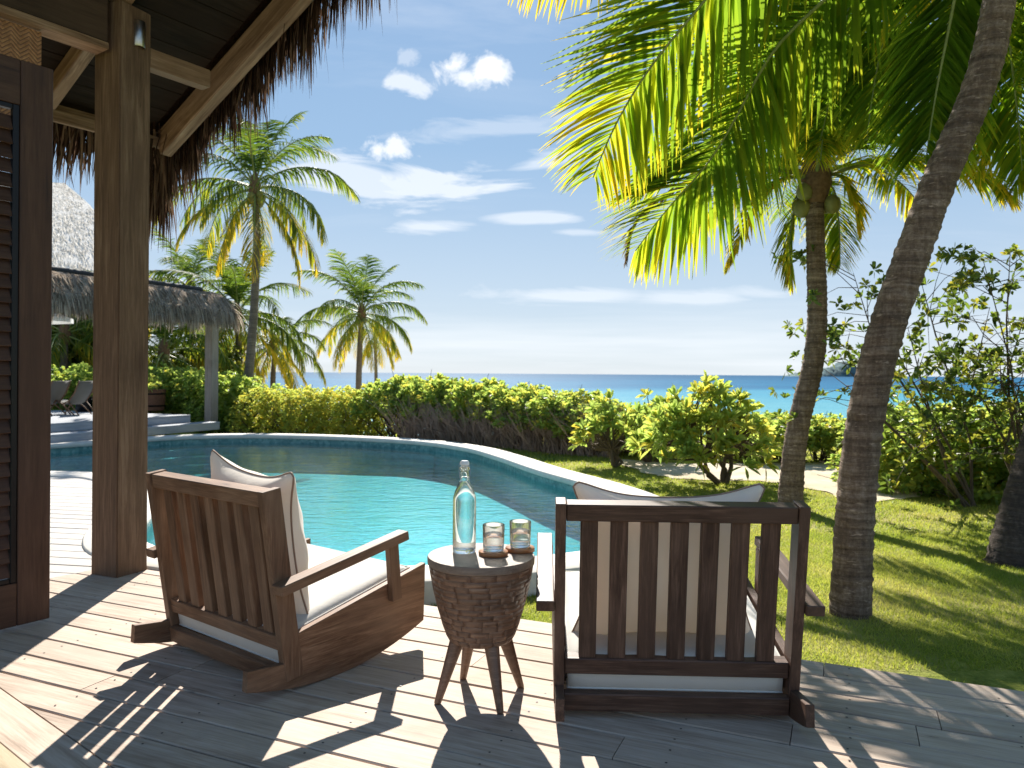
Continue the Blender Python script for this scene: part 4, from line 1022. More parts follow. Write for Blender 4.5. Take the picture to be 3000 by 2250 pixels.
for k in range(22):
    l = k/21; el = 80-62*l**.8; be = 45+38*math.sin(l*math.pi*.8); az = k*137.5+20
    L = 2.5*(1-.30*l)*r_.uniform(.9, 1.08)
    ye = .0 if l < .5 else (.12 if l < .75 else .5)
    p = arch(L, el, be, az, 1.3, r_.uniform(-.2, .2))+npv(c2+Vector((0, 0, .14*(1-l))))
    add_frond(palm2, b2, p, nleaf=70, llen=.72-.22*l, lwid=.036, droop=.6+.8*l, seed=300+k, yellow=ye, seg=5, stemr=.018)
# leaning palm nearest the deck; its crown is above the frame
c1 = at(2955, -560, 4.2)
palm1, b1 = near_trunk([(2490, 1790), (2505, 1500), (2519, 1327), (2541, 1182), (2584, 999), (2618, 893), (2674, 748), (2745, 538), (2818, 380), (2875, 253), (2907, 127), (2932, 0)], 4.08, .100, .072,
                       'big leaning coconut palm trunk nearest the deck, right of the dark chair', c1, GRP, 6)
crown_bits(palm1, c1-b1, .09, 6, 8, .9)
FR = [ # explicit fronds: (pixel u, v, depth) points from the crown outwards, leaf length, yellow, droop
 ([(2955, -560, 4.2), (2600, -560, 4.3), (2300, -300, 4.45), (2068, 0, 4.6), (1904, 190, 4.7), (1790, 380, 4.8), (1738, 520, 4.85)], .92, .26, .75, 120),
 ([(2955, -560, 4.2), (2700, -300, 4.5), (2422, 0, 4.9), (2264, 130, 5.1), (2190, 285, 5.25), (2078, 485, 5.4), (1960, 600, 5.5), (1862, 735, 5.5)], 1.0, .16, .85, 124),
 ([(2955, -560, 4.2), (2850, -300, 4.5), (2796, 0, 4.7), (2771, 127, 4.75), (2742, 270, 4.8), (2722, 400, 4.8), (2712, 480, 4.75)], .62, .0, .6, 110),
 ([(2955, -560, 4.2), (2700, -460, 4.8), (2540, -200, 5.4), (2470, 100, 5.8), (2420, 350, 6.0), (2390, 460, 6.0)], .60, .05, .9, 90),
 ([(2955, -560, 4.2), (2560, -440, 4.6), (2330, -150, 5.2), (2230, 60, 5.6), (2140, 260, 5.8), (2090, 370, 5.8)], .62, .12, .8, 90),
 ([(2955, -560, 4.2), (2740, -380, 4.9), (2620, -50, 5.4), (2560, 250, 5.6), (2540, 400, 5.6)], .6, .06, .8, 90),
 ([(2955, -560, 4.2), (2930, -200, 4.9), (2960, 150, 5.3), (2985, 360, 5.5), (2995, 500, 5.5)], .65, .12, 1.0, 90),
 ([(2955, -560, 4.2), (3150, -300, 4.4), (3220, 50, 4.6), (3190, 380, 4.7)], .85, .05, 1.0, 80),
 ([(2955, -560, 4.2), (2500, -800, 4.6), (2050, -480, 5.2), (1750, -130, 5.8), (1500, -35, 6.1)], .62, .45, .8, 90),
]
for k, (pp, ll, ye, dr, nl) in enumerate(FR):
    add_frond(palm1, b1, [at(*p) for p in pp], nleaf=nl, llen=ll*(.92 if k < 2 else 1), lwid=.042, droop=dr*(.8 if k < 2 else 1), seed=400+k, yellow=ye, seg=5, stemr=.017, start=.22, roll=(58, 52, 15, 35, 40, 25, 0, 0, 50)[k])
for k, (az, el, be) in enumerate(((60, 40, 80), (100, 20, 80), (150, 45, 80), (200, 30, 80), (250, 55, 80), (300, 65, 60), (20, 70, 50))):
    p = arch(3.2, el, be, az, 1.3)+npv(c1); add_frond(palm1, b1, p, nleaf=70, llen=.8, lwid=.042, droop=1.1, seed=500+k, yellow=.05, seg=5, stemr=.02)
# third palm: trunk at the right edge, shade put into its bark colour, crown out of frame
c3 = at(3330, 60, 6.2)
palm3, b3 = near_trunk([(2950, 1650), (2990, 1500), (3050, 1300), (3110, 1000), (3180, 600)], 5.2, .13, .10, 'shaded coconut palm trunk leaning out of the right edge of the photo', c3, GRP, 9, Ys=[5.2, 5.3, 5.5, 5.7, 6.0], mat=TRUNK_SHADE)
crown_bits(palm3, c3-b3, .1, 4, 12, 1.0)
for k in range(18):
    l = k/17; el = 72-62*l; be = 60+25*math.sin(l*3); az = k*137.5-100
    p = arch(3.0*r_.uniform(.9, 1.1), el, be, az, 1.3)+npv(c3); add_frond(palm3, b3, p, nleaf=76, llen=.80, lwid=.042, droop=.6+1.0*l, seed=600+k, yellow=(.35 if l > .6 else .05), seg=5, stemr=.02)
for k, pp in enumerate(([(3330, 60, 6.2), (3120, 60, 6.0), (2980, 200, 5.9), (2900, 380, 5.9), (2860, 520, 5.9)], [(3330, 60, 6.2), (3180, 200, 6.4), (3040, 360, 6.5), (2970, 560, 6.5)],
                         [(3330, 60, 6.2), (3100, -60, 6.8), (2900, 60, 7.2), (2770, 240, 7.4), (2700, 400, 7.4)])):
    add_frond(palm3, b3, [at(*p) for p in pp], nleaf=90, llen=.58, lwid=.036, droop=1.0, seed=640+k, yellow=(.35, .1, .1)[k], seg=5, stemr=.02)

# ------------------------------------------------------------------ shrubs
def leaf_cloud(centers, normals, per, ll, lw, seed, spread=.9, updir=.2, tlo=.1, thi=.7, yel=.05, hexa=True):
    r_ = np.random.default_rng(seed); n = len(centers)*per
    c = np.repeat(centers, per, 0); nm = np.repeat(normals, per, 0)
    d = nm+r_.normal(0, spread, (n, 3)); d[:, 2] += updir; d /= np.linalg.norm(d, axis=1, keepdims=True)
    L = ll*r_.uniform(.65, 1.15, n)[:, None]; W = lw*r_.uniform(.75, 1.1, n)[:, None]
    up = r_.normal(0, .5, (n, 3))+nm; sd_ = np.cross(d, up); sd_ /= np.maximum(np.linalg.norm(sd_, axis=1, keepdims=True), 1e-3); nn = np.cross(sd_, d)
    p0 = c+d*L*.08; dr = np.array([0, 0, -1.0])*L*.18
    V = np.stack([p0, p0+d*L*.45-sd_*W*.42+nn*L*.06, p0+d*L*.8-sd_*W*.40+nn*L*.04+dr*.3, p0+d*L+dr, p0+d*L*.8+sd_*W*.40+nn*L*.04+dr*.3, p0+d*L*.45+sd_*W*.42+nn*L*.06], 1)
    tb = np.repeat(r_.uniform(tlo, thi, len(centers)), per)+r_.normal(0, .08, n); ym = r_.random(n) < yel; tb = np.where(ym, r_.uniform(.85, 1, n), tb)
    b = (np.arange(n)*6)[:, None]
    q = np.concatenate([b+np.array([[0, 1, 2, 3]]), b+np.array([[0, 3, 4, 5]])])
    return V.reshape(-1, 3), q, np.repeat(np.clip(tb, 0, 1), 6)
def bush_meshes(seed, rx, ry, h, nros, per, ll, lw, mat, skirt=.25, nst=16, flat=.6, yel=.04, tlo=.1, thi=.7, stem_r=.012, full=False):
    r_ = np.random.default_rng(seed)
    a = r_.uniform(0, 2*math.pi, nros); 
    zf = r_.uniform((0.0 if full else skirt), 1, nros)**(.75 if not full else .9)
    rad = np.sqrt(np.clip(1-((zf-skirt)/(1-skirt))**3*flat, 0.02, 1))*r_.uniform(.35, 1.0, nros)**.5
    lump = 1+.13*np.sin(a*3+seed)+.10*np.sin(a*7+zf*6)
    C = np.stack([rx*rad*lump*np.cos(a), ry*rad*lump*np.sin(a), h*zf*(1+.07*np.sin(a*5+seed))*(1-.10*(rad**3))], 1)
    nm = np.stack([np.cos(a)*rad, np.sin(a)*rad, .35+zf*.8], 1); nm /= np.linalg.norm(nm, axis=1, keepdims=True)
    V, q, tint = leaf_cloud(C, nm, per, ll, lw, seed+1, tlo=tlo, thi=thi, yel=yel)
    fol = mk('foliage', V, [q], mat, tint=tint)
    Vs, Fs, off_ = [], [], 0
    pick = r_.choice(nros, nst, replace=False)
    for k in pick:
        e = C[k]; b = np.array([e[0]*.25+r_.normal(0, .03), e[1]*.25+r_.normal(0, .03), -.05]); m = (b*.5+e*.5)+r_.normal(0, .07, 3)*np.array([1, 1, .3])
        m2 = b*.15+e*.85+r_.normal(0, .05, 3)
        v_, f_ = tube_geo([b, m, m2, e], [stem_r*1.3, stem_r, stem_r*.7, stem_r*.4], 5, off_); Vs.append(v_); Fs.append(f_); off_ += len(v_)
        for _ in range(2):
            e2 = e+r_.normal(0, .14, 3); v_, f_ = tube_geo([m, (m+e2)/2+r_.normal(0, .03, 3), e2], [stem_r*.6, stem_r*.5, stem_r*.3], 4, off_); Vs.append(v_); Fs.append(f_); off_ += len(v_)
    st = mk('stem', np.concatenate(Vs), [np.concatenate(Fs)], BRAN, smooth=True)
    return fol, st
def bush(meshes, u, v, Y, label, group, sc=(1, 1, 1), rz=0.0, zoff=0.0, name='shrub', cat='shrub'):
    p = at(u, v, Y); z = float(gh(p.x, Y))
    e = empty(name, (p.x, Y, z+zoff), rz, label, cat, group); 
    f = link('foliage', meshes[0], e); s = link('stem', meshes[1], e); f.scale = sc; s.scale = sc
    return e
HBSH = [bush_meshes(40+k, .85, .75, 1.2, 640, 9, .12, .055, SHRUB, skirt=.36, nst=30, yel=.06, tlo=.2, thi=.85, flat=.45) for k in range(3)]     # leggy sea lettuce hedge
YEL = [bush_meshes(50+k, .85, .75, 1.15, 950, 8, .070, .032, SHRUB, skirt=.05, nst=14, full=True, tlo=.55, thi=.93, yel=.03, flat=.55) for k in range(2)]
GRN = [bush_meshes(60+k, .85, .75, 1.3, 800, 8, .095, .058, SHRUB, skirt=.05, nst=10, full=True, tlo=.2, thi=.66, yel=.02, flat=.4) for k in range(2)]
ri = random.Random(4)
# clipped bright hedge behind the terrace (left)
gl_ = ['left of the post beside the sling chairs', 'seen behind the sling chair backs', 'hidden mostly by the big square post', 'just right of the big square post', 'behind the wooden tub planter', 'left of the walkway post', 'right behind the walkway post', 'between walkway post and tall palm trunk', 'at the foot of the tall palm']
for k, u in enumerate((60, 170, 290, 400, 480, 550, 620, 680, 735)):
    Y = (16.8, 17.0, 17.2, 17.2, 17.3, 17.2, 17.0, 16.9, 17.0)[k]
    bush(GRN[k % 2], u, 1200, Y, 'glossy green clipped hedge shrub '+gl_[k], 'clipped shrubs behind the terrace', (1.0, 1.0, (1.02, 1.02, 1.02, 1.02, 1.0, 1.0, .98, .94, .85)[k]), ri.uniform(0, 6), 0)
yl = ['beside the foot of the tall palm', 'second from the tall palm foot', 'in the middle of the yellow-green row', 'below the low yellow palm', 'left of the darker leggy hedge', 'touching the darker leggy hedge']
for k, u in enumerate((785, 850, 915, 975, 1035, 1095)):
    bush(YEL[k % 2], u, 1200, 16.3-.10*k, 'fine leaved yellow-green shrub '+yl[k], 'yellow-green shrubs beyond the pool', (.95, .95, .84+.03*math.sin(k*2)), ri.uniform(0, 6))
hl = ['darkest, first in the leggy row, right of the yellow-green shrubs', 'second in the leggy row below the medium lone palm', 'third in the leggy row behind the pool bend', 'behind the bottle top, with brown bare twigs', 'right of the bottle behind the pool bend', 'in the middle of the leggy row', 'with dense brown twigs above the lawn edge', 'with dark hollow below, above the lawn', 'fading towards the small flowering bushes', 'last full one before the big rosette bush', 'low one behind the big rosette bush']
for k, (u, Y, s) in enumerate(((1165, 15.3, 1.12), (1235, 15.0, 1.10), (1305, 14.6, 1.08), (1380, 14.2, 1.05), (1450, 13.8, 1.0), (1520, 13.4, .96), (1590, 13.0, .93), (1660, 12.7, .90), (1730, 12.4, .84), (1805, 12.2, .68), (1900, 12.0, .62))):
    bush(HBSH[k % 3], u, 1200, Y, 'leggy hedge shrub, '+hl[k], 'leggy hedge shrubs beyond the pool', (.95, .95, s*(.83-.004*k)*(.94, 1.03, .97, 1.05)[k % 4]), ri.uniform(0, 6))
# twiggy brown undergrowth inside the leggy hedge
Vs, Fs, off_ = [], [], 0; rt = np.random.default_rng(77)
for k in range(1500):
    u = rt.uniform(1180, 1790); fx = (u-1165)/(1805-1165); Y = 15.2-3.0*fx-rt.uniform(.35, .95); p = at(u, 1200, Y); b = np.array([p.x, Y, float(gh(p.x, Y))-.02])
    if inside(MID, p.x, Y): continue
    hh_ = rt.uniform(.35, .78); e = b+np.array([rt.normal(0, .22), rt.normal(0, .12), hh_]); m = (b+e)/2+rt.normal(0, .05, 3)
    v_, f_ = tube_geo([b, m, e], [.008, .006, .003], 3, off_); Vs.append(v_); Fs.append(f_); off_ += len(v_)
    for _ in range(2):
        e2 = e+rt.normal(0, .10, 3); v_, f_ = tube_geo([m, (m+e2)/2+rt.normal(0, .02, 3), e2], [.005, .004, .002], 3, off_); Vs.append(v_); Fs.append(f_); off_ += len(v_)
TWIG = plain('dry_twigs', (.34, .24, .18), .9, noise=.3, ns=4)
o = link('undergrowth', mk('undergrowth', np.concatenate(Vs), [np.concatenate(Fs)], TWIG)); props(o, 'tangle of dry brown twigs at the foot of the leggy hedge', 'undergrowth', kind='stuff')

# rosette bushes (long leaves in whorls) with branching trunks
def rosette_bush(name, u, Y, spread, h, nros, seed, label, group, ll=.17, lw=.05, trunk_off=(0, 0), lean=(0, 0), zmin=.30):
    r_ = np.random.default_rng(seed); p = at(u, 1200, Y); z0 = float(gh(p.x, Y))
    e = empty(name, (p.x, Y, z0), 0, label, 'shrub', group)
    a = r_.uniform(0, 6.28, nros); rr = np.sqrt(r_.random(nros)); zz = zmin+(1-zmin)*(1-rr**2.2)*r_.uniform(.45, 1, nros)
    C = np.stack([lean[0]+spread*rr*np.cos(a), lean[1]+spread*.8*rr*np.sin(a), h*(zz+.05*r_.normal(size=nros))], 1)
    nm = np.stack([np.cos(a)*rr*.6, np.sin(a)*rr*.6, np.ones(nros)*.7], 1); nm /= np.linalg.norm(nm, axis=1, keepdims=True)
    V, q, tint = leaf_cloud(C, nm, 15, ll, lw, seed+1, spread=.75, updir=-.05, tlo=.25, thi=.78, yel=.10)
    link('foliage', mk('foliage', V, [q], SHRUB, tint=tint), e)
    Vs, Fs, off_ = [], [], 0
    hubs = [np.array([lean[0]*.4+r_.normal(0, spread*.22), r_.normal(0, spread*.15), h*r_.uniform(.22, .4)]) for _ in range(5)]
    for hb in hubs:
        b = np.array([trunk_off[0]+r_.normal(0, .03), trunk_off[1]+r_.normal(0, .03), -.05]); m = b*.45+hb*.55+np.array([r_.normal(0, .06), r_.normal(0, .04), -.04])
        v_, f_ = tube_geo([b, m, hb], [.034, .026, .019], 7, off_); Vs.append(v_); Fs.append(f_); off_ += len(v_)
    for k in range(nros):
        hb = min(hubs, key=lambda q_: np.linalg.norm(q_-C[k])+r_.random()*.1); m = (hb+C[k])/2+r_.normal(0, .04, 3)
        v_, f_ = tube_geo([hb, m, C[k]], [.013, .009, .005], 4, off_); Vs.append(v_); Fs.append(f_); off_ += len(v_)
    link('trunk', mk('trunk', np.concatenate(Vs), [np.concatenate(Fs)], BRAN, smooth=True), e); return e
rosette_bush('rosette_bush', 2095, 8.9, .80, 1.16, 150, 21, 'biggest rosette leaved bush on forked dark stems standing on the lawn before the sea', 'rosette leaved bushes', trunk_off=(.10, 0), lean=(-.12, 0))
rosette_bush('rosette_bush', 1800, 10.4, .50, .98, 60, 22, 'small rosette leaved bush at the lawn edge, left of the biggest one', 'rosette leaved bushes', ll=.16)
rosette_bush('rosette_bush', 1905, 10.9, .55, .92, 60, 25, 'yellowish rosette leaved bush between the small and the biggest one', 'rosette leaved bushes', ll=.16)
SB = [bush_meshes(70+k, .60, .5, .85, 300, 9, .10, .055, SHRUB, skirt=.2, nst=18, yel=.05, tlo=.35, thi=.8) for k in range(2)]
for k, (u, Y, s, lb) in enumerate(((2230, 11.3, .95, 'low lit bush left of the curved palm trunk'), (2290, 11.0, .9, 'low lit bush touching the left side of the curved palm trunk'), (2385, 11.3, .92, 'low lit bush showing right of the curved palm trunk'),
                                   (2450, 11.0, .80, 'low lit bush between the two palm trunks'), (2160, 11.8, .9, 'low bush behind the biggest rosette bush'), (2520, 11.4, .8, 'low bush hidden behind the leaning palm trunk'))):
    bush(SB[k % 2], u, 1200, Y, lb+', by the sandy path', 'low bushes along the sandy path', (s, s, s*.82), ri.uniform(0, 6))
DB = [bush_meshes(80+k, .72, .62, 1.05, 620, 8, .085, .05, SHRUB, skirt=.06, nst=12, full=True, yel=.05, tlo=.08, thi=.8) for k in range(2)]
for k, (u, Y, s, lb) in enumerate(((2620, 8.6, .80, 'just right of the leaning palm trunk'), (2740, 8.4, 1.08, 'under the airy tree'), (2860, 8.2, 1.05, 'before the thin tree stems'), (2970, 8.0, 1.1, 'at the right edge of the photo'), (2700, 9.4, 1.0, 'behind the others beside the leaning palm'), (2890, 9.6, 1.05, 'farthest back at the right, against the sea'), (3080, 8.3, 1.1, 'just past the right edge'))):
    bush(DB[k % 2], u, 1200, Y, 'thick green shrub with sunlit leaves '+lb, 'thick shrubs right of the palms', (s, s, s*.80), ri.uniform(0, 6))

# airy tree: thin stems and scattered leaf clusters
def airy_tree(u, Y, tops, label, seed, nleafc, mat=None, rtr=.017, group='airy small trees at the right', per=10, ll=.085, lw=.036, sp=.19):
    r_ = np.random.default_rng(seed); p = at(u, 1200, Y); z0 = float(gh(p.x, Y)); base = np.array([p.x, Y, z0])
    e = empty('small_tree', tuple(base), 0, label, 'tree', group); Vs, Fs, off_ = [], [], 0; cl = []
    for (tu, tv, tY) in tops:
        tp = npv(at(tu, tv, tY))-base; m1 = tp*.33+r_.normal(0, .12, 3); m2 = tp*.68+r_.normal(0, .12, 3); pts = [np.array([r_.normal(0, .03), r_.normal(0, .03), -.05]), m1, m2, tp]
        v_, f_ = tube_geo(pts, [rtr, rtr*.7, rtr*.42, rtr*.15], 6, off_); Vs.append(v_); Fs.append(f_); off_ += len(v_)
        for k in range(nleafc):
            f = r_.uniform(.34, 1.0); j = min(2, int(f*3)); g_ = f*3-j; o0 = pts[j]*(1-g_)+pts[j+1]*g_
            en = o0+r_.normal(0, 1, 3)*np.array([.34, .3, .22])*(.55+.6*(1-abs(f-.6)))
            md = (o0+en)/2+r_.normal(0, .03, 3); v_, f_ = tube_geo([o0, md+np.array([0, 0, .05]), en], [.005, .0035, .0015], 3, off_); Vs.append(v_); Fs.append(f_); off_ += len(v_)
            for q_ in range(3): cl.append(en+r_.normal(0, sp*.45, 3)*np.array([1, 1, .55]))
    C = np.array(cl); nm = r_.normal(0, 1, C.shape)*.6+np.array([0, 0, .6]); nm /= np.linalg.norm(nm, axis=1, keepdims=True)
    V, q, tint = leaf_cloud(C, nm, per, ll, lw, seed+1, spread=1.0, tlo=.2, thi=.85, yel=.04)
    link('foliage', mk('foliage', V, [q], mat or DARKLEAF, tint=tint), e); link('trunk', mk('trunk', np.concatenate(Vs), [np.concatenate(Fs)], BRAN, smooth=True), e)
airy_tree(2860, 7.4, [(2500, 800, 7.3), (2560, 850, 7.5), (2700, 830, 7.2), (2660, 960, 7.4), (2480, 1010, 7.3), (2480, 1130, 7.4)], 'airy small tree whose thin stems spread behind the leaning palm trunk', 31, 15)
airy_tree(3010, 7.0, [(2880, 760, 6.9), (2960, 740, 7.0), (3060, 760, 7.1), (2900, 900, 7.0), (3010, 900, 6.8), (2820, 1000, 7.0), (2930, 1060, 6.9)], 'airy small tree with dark leaf clusters at the right edge', 32, 17)
# leafy dark tree left, behind the terrace, and one behind the walkway
airy_tree(200, 20, [(120, 960, 20), (180, 940, 20), (240, 960, 20), (200, 1010, 20), (290, 1000, 20), (90, 1020, 20)], 'dense leafy dark green tree behind the terrace between door and post', 33, 40, rtr=.05, per=12, ll=.13, lw=.08, sp=.5, group='broadleaf trees behind the terrace')
airy_tree(560, 21, [(500, 1030, 21), (600, 1020, 21), (650, 1040, 21), (560, 1060, 21), (700, 1060, 21), (430, 1050, 21)], 'dense leafy dark green tree behind the walkway post', 34, 40, rtr=.05, per=12, ll=.13, lw=.08, sp=.5, group='broadleaf trees behind the terrace')

# ------------------------------------------------------------------ terrace, walkway roof, far house
T0 = gnd(135, 1303); T1 = gnd(632, 1259); td = Vector((T1.x-T0.x, T1.y-T0.y)).normalized(); tn = Vector((-td.y, td.x))   # tn points away from the pool (left)
if tn.x > 0: tn = -tn
terr = empty('wooden_terrace', (T1.x, T1.y, 0), label='raised grey timber terrace with broad steps beyond the left end of the pool', cat='terrace')
TO = Vector((T1.x, T1.y, 0))
def tq(a, b, z): v_ = td*a+tn*b; return Vector((v_.x, v_.y, z))
for (b0, z, nbd, ext) in ((.0, .0, 2, 0.12), (.34, .15, 26, -.30)):
    for k in range(nbd):
        beam('plank', terr, tq(-9, b0+.085+k*.17, z+.135), tq(ext, b0+.085+k*.17, z+.135), .163, .028, TERR)
    beam('riser', terr, tq(-9, b0+.012, z+.06-.0), tq(ext-.01, b0+.012, z+.06), .022, .118, TERR)
beam('side_board', terr, tq(-.31, .36, .21), tq(-.31, 5.0, .21), .022, .12, TERR); beam('side_board', terr, tq(-.29, .36, .05), tq(-.29, 5.0, .05), .02, .18, TERR)
# thatched walkway
wk = empty('thatched_walkway', TO, label='thatched walkway roof on a square grey post beyond the pool', cat='walkway')
wpost = at(619, 1238, 15.9)-TO; WP = Vector((wpost.x, wpost.y, 0))
o = beam('post', wk, WP+UP*.02, WP+UP*2.32, .19, .19, GREYP, up=(U.x, U.y, 0), bev=.006)
o.rotation_mode = 'QUATERNION'
for d_ in (-5.9,): beam('post', wk, WP+Vector((td.x, td.y, 0))*d_+UP*.02, WP+Vector((td.x, td.y, 0))*d_+UP*2.32, .19, .19, GREYP, up=(U.x, U.y, 0), bev=.006)
RL0 = at(622, 858, 15.6)-TO; RL1 = at(120, 790, 12.2)-TO
td3 = (RL1-RL0); td3.z = 0; td3.normalize(); tn3 = Vector((-td3.y, td3.x, 0)); tn3 = tn3 if tn3.y < 0 and tn3.x > 0 else -tn3
if (tn3.x*1+tn3.y*-1) < 0: tn3 = -tn3
RZ = RL0.z; REND = RL1+(RL1-RL0)*.6; REND.z = RL1.z
def wsec(s, k):  # cross section of the thatch, k 0..8 around
    prof_ = [(-.62, -.62), (-.56, -.40), (-.34, -.12), (0, .0), (.34, -.12), (.56, -.40), (.62, -.62)]
    a_, z_ = prof_[k]; p = RL0.lerp(REND, s); return p+tn3*a_+UP*z_
V = []; ns = 60
for i in range(ns+1):
    for k in range(7):
        p = wsec(i/ns, k); V.append(tuple(p+Vector((random.gauss(0, .015), random.gauss(0, .015), random.gauss(0, .015)))))
q = [(i*7+k, i*7+k+1, (i+1)*7+k+1, (i+1)*7+k) for i in range(ns) for k in range(6)]
TSG = thatch_solid('grey_thatch_mass', (.36, .29, .23), .9)
link('thatch_layer', mk('thatch_layer', V, [np.array(q), np.arange(7).reshape(1, -1)], TSG), wk)
n = 11000; s_ = rng.random(n); kk = rng.random(n)*.97; sidev = np.where(rng.random(n) < .85, 1, -1)
Pl = np.array([npv(RL0.lerp(REND, float(a))) for a in s_]); az_ = np.array([0, .34, .56, .62]); zz_ = np.array([0, -.12, -.40, -.58]); par = np.array([0, .36, .72, 1.0])
av = np.interp(kk, par, az_)*sidev; zv = np.interp(kk, par, zz_); ro = Pl+np.outer(av, npv(tn3)); ro[:, 2] += zv+.015
dd = np.outer(sidev*(1.1-kk), npv(tn3))+rng.normal(0, .16, (n, 3)); dd[:, 2] -= .25+kk*1.2
o = link('thatch_strands', blades('thatch_strands', ro, dd, rng.uniform(.16, .34, n), .022, .9, THATCHG, 3), wk); o['kind'] = 'stuff'
n = 900; ro = npv(RL0)+np.outer(rng.uniform(-.6, .6, n), npv(tn3)); ro[:, 2] -= np.abs(ro@npv(tn3)-npv(RL0)@npv(tn3))**2*1.2+rng.random(n)*.3*0+.0
dd = -npv(td3)[None, :]*.5+rng.normal(0, .25, (n, 3)); dd[:, 2] -= .6
o = link('thatch_strands', blades('thatch_strands', ro, dd, rng.uniform(.25, .55, n), .022, 1.4, THATCHG, 4), wk); o['kind'] = 'stuff'
tube('ridge_cap', [RL0.lerp(REND, k/20)+UP*.035 for k in range(1, 21)], .05, plain('ridge_felt', (.025, .025, .028), .8), 8, wk)
beam('wall_plate', wk, WP+UP*2.36+td3*-.15, WP+UP*2.36+td3*9, .14, .12, GREYP)

# far house, its thatch coloured brighter in place of sunlight
fh = empty('thatched_house', at(100, 1250, 24), label='distant house with tall sunlit thatched roof behind the walkway', cat='house')
FO = fh.location.copy(); FO.z = 0; fh.location.z = 0
def fp(u, v, Y): return at(u, v, Y)-FO
r0_, r1_ = fp(-330, 515, 36), fp(188, 536, 36); e0, e1 = fp(-600, 835, 19.5), fp(470, 850, 19.8); e2, e3 = fp(440, 940, 46), fp(-350, 940, 46)
def quad_grid(a, b, c, d, nu, nv, curve=.0, jit=.05):
    V = []
    for j in range(nv+1):
        for i in range(nu+1):
            s, t_ = i/nu, j/nv; p = (a.lerp(b, s)).lerp(d.lerp(c, s), t_); p = p+UP*(curve*math.sin(t_*math.pi)+random.gauss(0, jit)); V.append(tuple(p))
    return V, [(j*(nu+1)+i, j*(nu+1)+i+1, (j+1)*(nu+1)+i+1, (j+1)*(nu+1)+i) for j in range(nv) for i in range(nu)]
TSW = thatch_solid('sunlit_thatch_mass', (.82, .77, .69), .9, .72, .25)  # roof mass coloured brighter too, standing in for sunlight
roofo = empty('roof', parent=fh)
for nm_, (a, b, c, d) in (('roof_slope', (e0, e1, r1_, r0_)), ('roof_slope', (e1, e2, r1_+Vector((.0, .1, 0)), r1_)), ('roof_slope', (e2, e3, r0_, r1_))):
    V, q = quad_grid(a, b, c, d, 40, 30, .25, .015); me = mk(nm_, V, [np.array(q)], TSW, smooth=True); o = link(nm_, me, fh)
bpy.data.objects.remove(roofo)
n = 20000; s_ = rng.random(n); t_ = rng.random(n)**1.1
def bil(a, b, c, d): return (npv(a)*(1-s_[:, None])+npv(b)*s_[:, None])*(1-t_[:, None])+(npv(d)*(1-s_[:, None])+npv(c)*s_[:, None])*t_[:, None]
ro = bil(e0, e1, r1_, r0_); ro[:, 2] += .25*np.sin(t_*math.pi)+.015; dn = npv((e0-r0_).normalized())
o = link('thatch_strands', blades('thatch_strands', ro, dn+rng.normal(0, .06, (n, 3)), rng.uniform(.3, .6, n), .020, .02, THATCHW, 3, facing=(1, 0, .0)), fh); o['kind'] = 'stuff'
WALLM = plain('house_wall_timber', (.12, .09, .06), .8, noise=.3, ns=5)
def wallbox(a, b, z1, th=.2):
    a, b = Vector((a.x, a.y, 0)), Vector((b.x, b.y, 0)); return beam('wall', fh, a+UP*z1/2, b+UP*z1/2, th, z1, WALLM, bev=0)
ins_ = lambda p: p.lerp((e0+e1+e2+e3)/4, .16)
wallbox(ins_(e0), ins_(e1), e0.z-.0); wallbox(ins_(e1), ins_(e2), e1.z-.0)

# sling chairs on the terrace
def sling_chair(u, v, Y, rz, label, sc=1.0):
    p = at(u, v, Y); e = empty('sling_chair', (p.x, Y, .301), rz, label, 'lounge chair', 'sling lounge chairs on the terrace')
    TC_ = TEAK
    for s in (-1, 1):
        x = s*.27
        tube('frame', [(x, -.30, 0), (x, -.05, .20), (x, .06, .27), (x, .20, .34), (x, .44, .0)], .017, TC_, 6, e)
        tube('back_frame', [(x, .05, .24), (x, -.14, .32), (x, -.30, .52), (x, -.42, .80)], .016, TC_, 6, e)
        tube('leg', [(x, -.42, 0), (x, -.14, .31)], .015, TC_, 6, e)
    V = []; pr = [(.42, .34), (.20, .29), (.0, .24), (-.12, .30), (-.27, .50), (-.41, .79)]
    for s in (-.25, .25):
        for (y, z) in pr: V.append((s, y, z))
    for s in (-.25, .25):
        for (y, z) in pr: V.append((s, y-.008, z-.01))
    q = [(i, i+1, 7+i, 6+i) for i in range(5)]+[(12+i, 18+i, 19+i, 13+i) for i in range(5)]+[(0, 6, 18, 12), (5, 17, 23, 11)]+[(i, 12+i, 13+i, i+1) for i in range(5)]+[(6+i, 7+i, 19+i, 18+i) for i in range(5)]
    link('sling', mk('sling', V, [np.array(q)], SLING), e); e.scale = (.82, .82, .82); return e
sling_chair(212, 1215, 14.8, R(78), 'grey sling lounge chair with wooden legs on the terrace, right of the other one')
sling_chair(135, 1215, 14.6, R(78), 'grey sling lounge chair half hidden behind the louvred door edge')
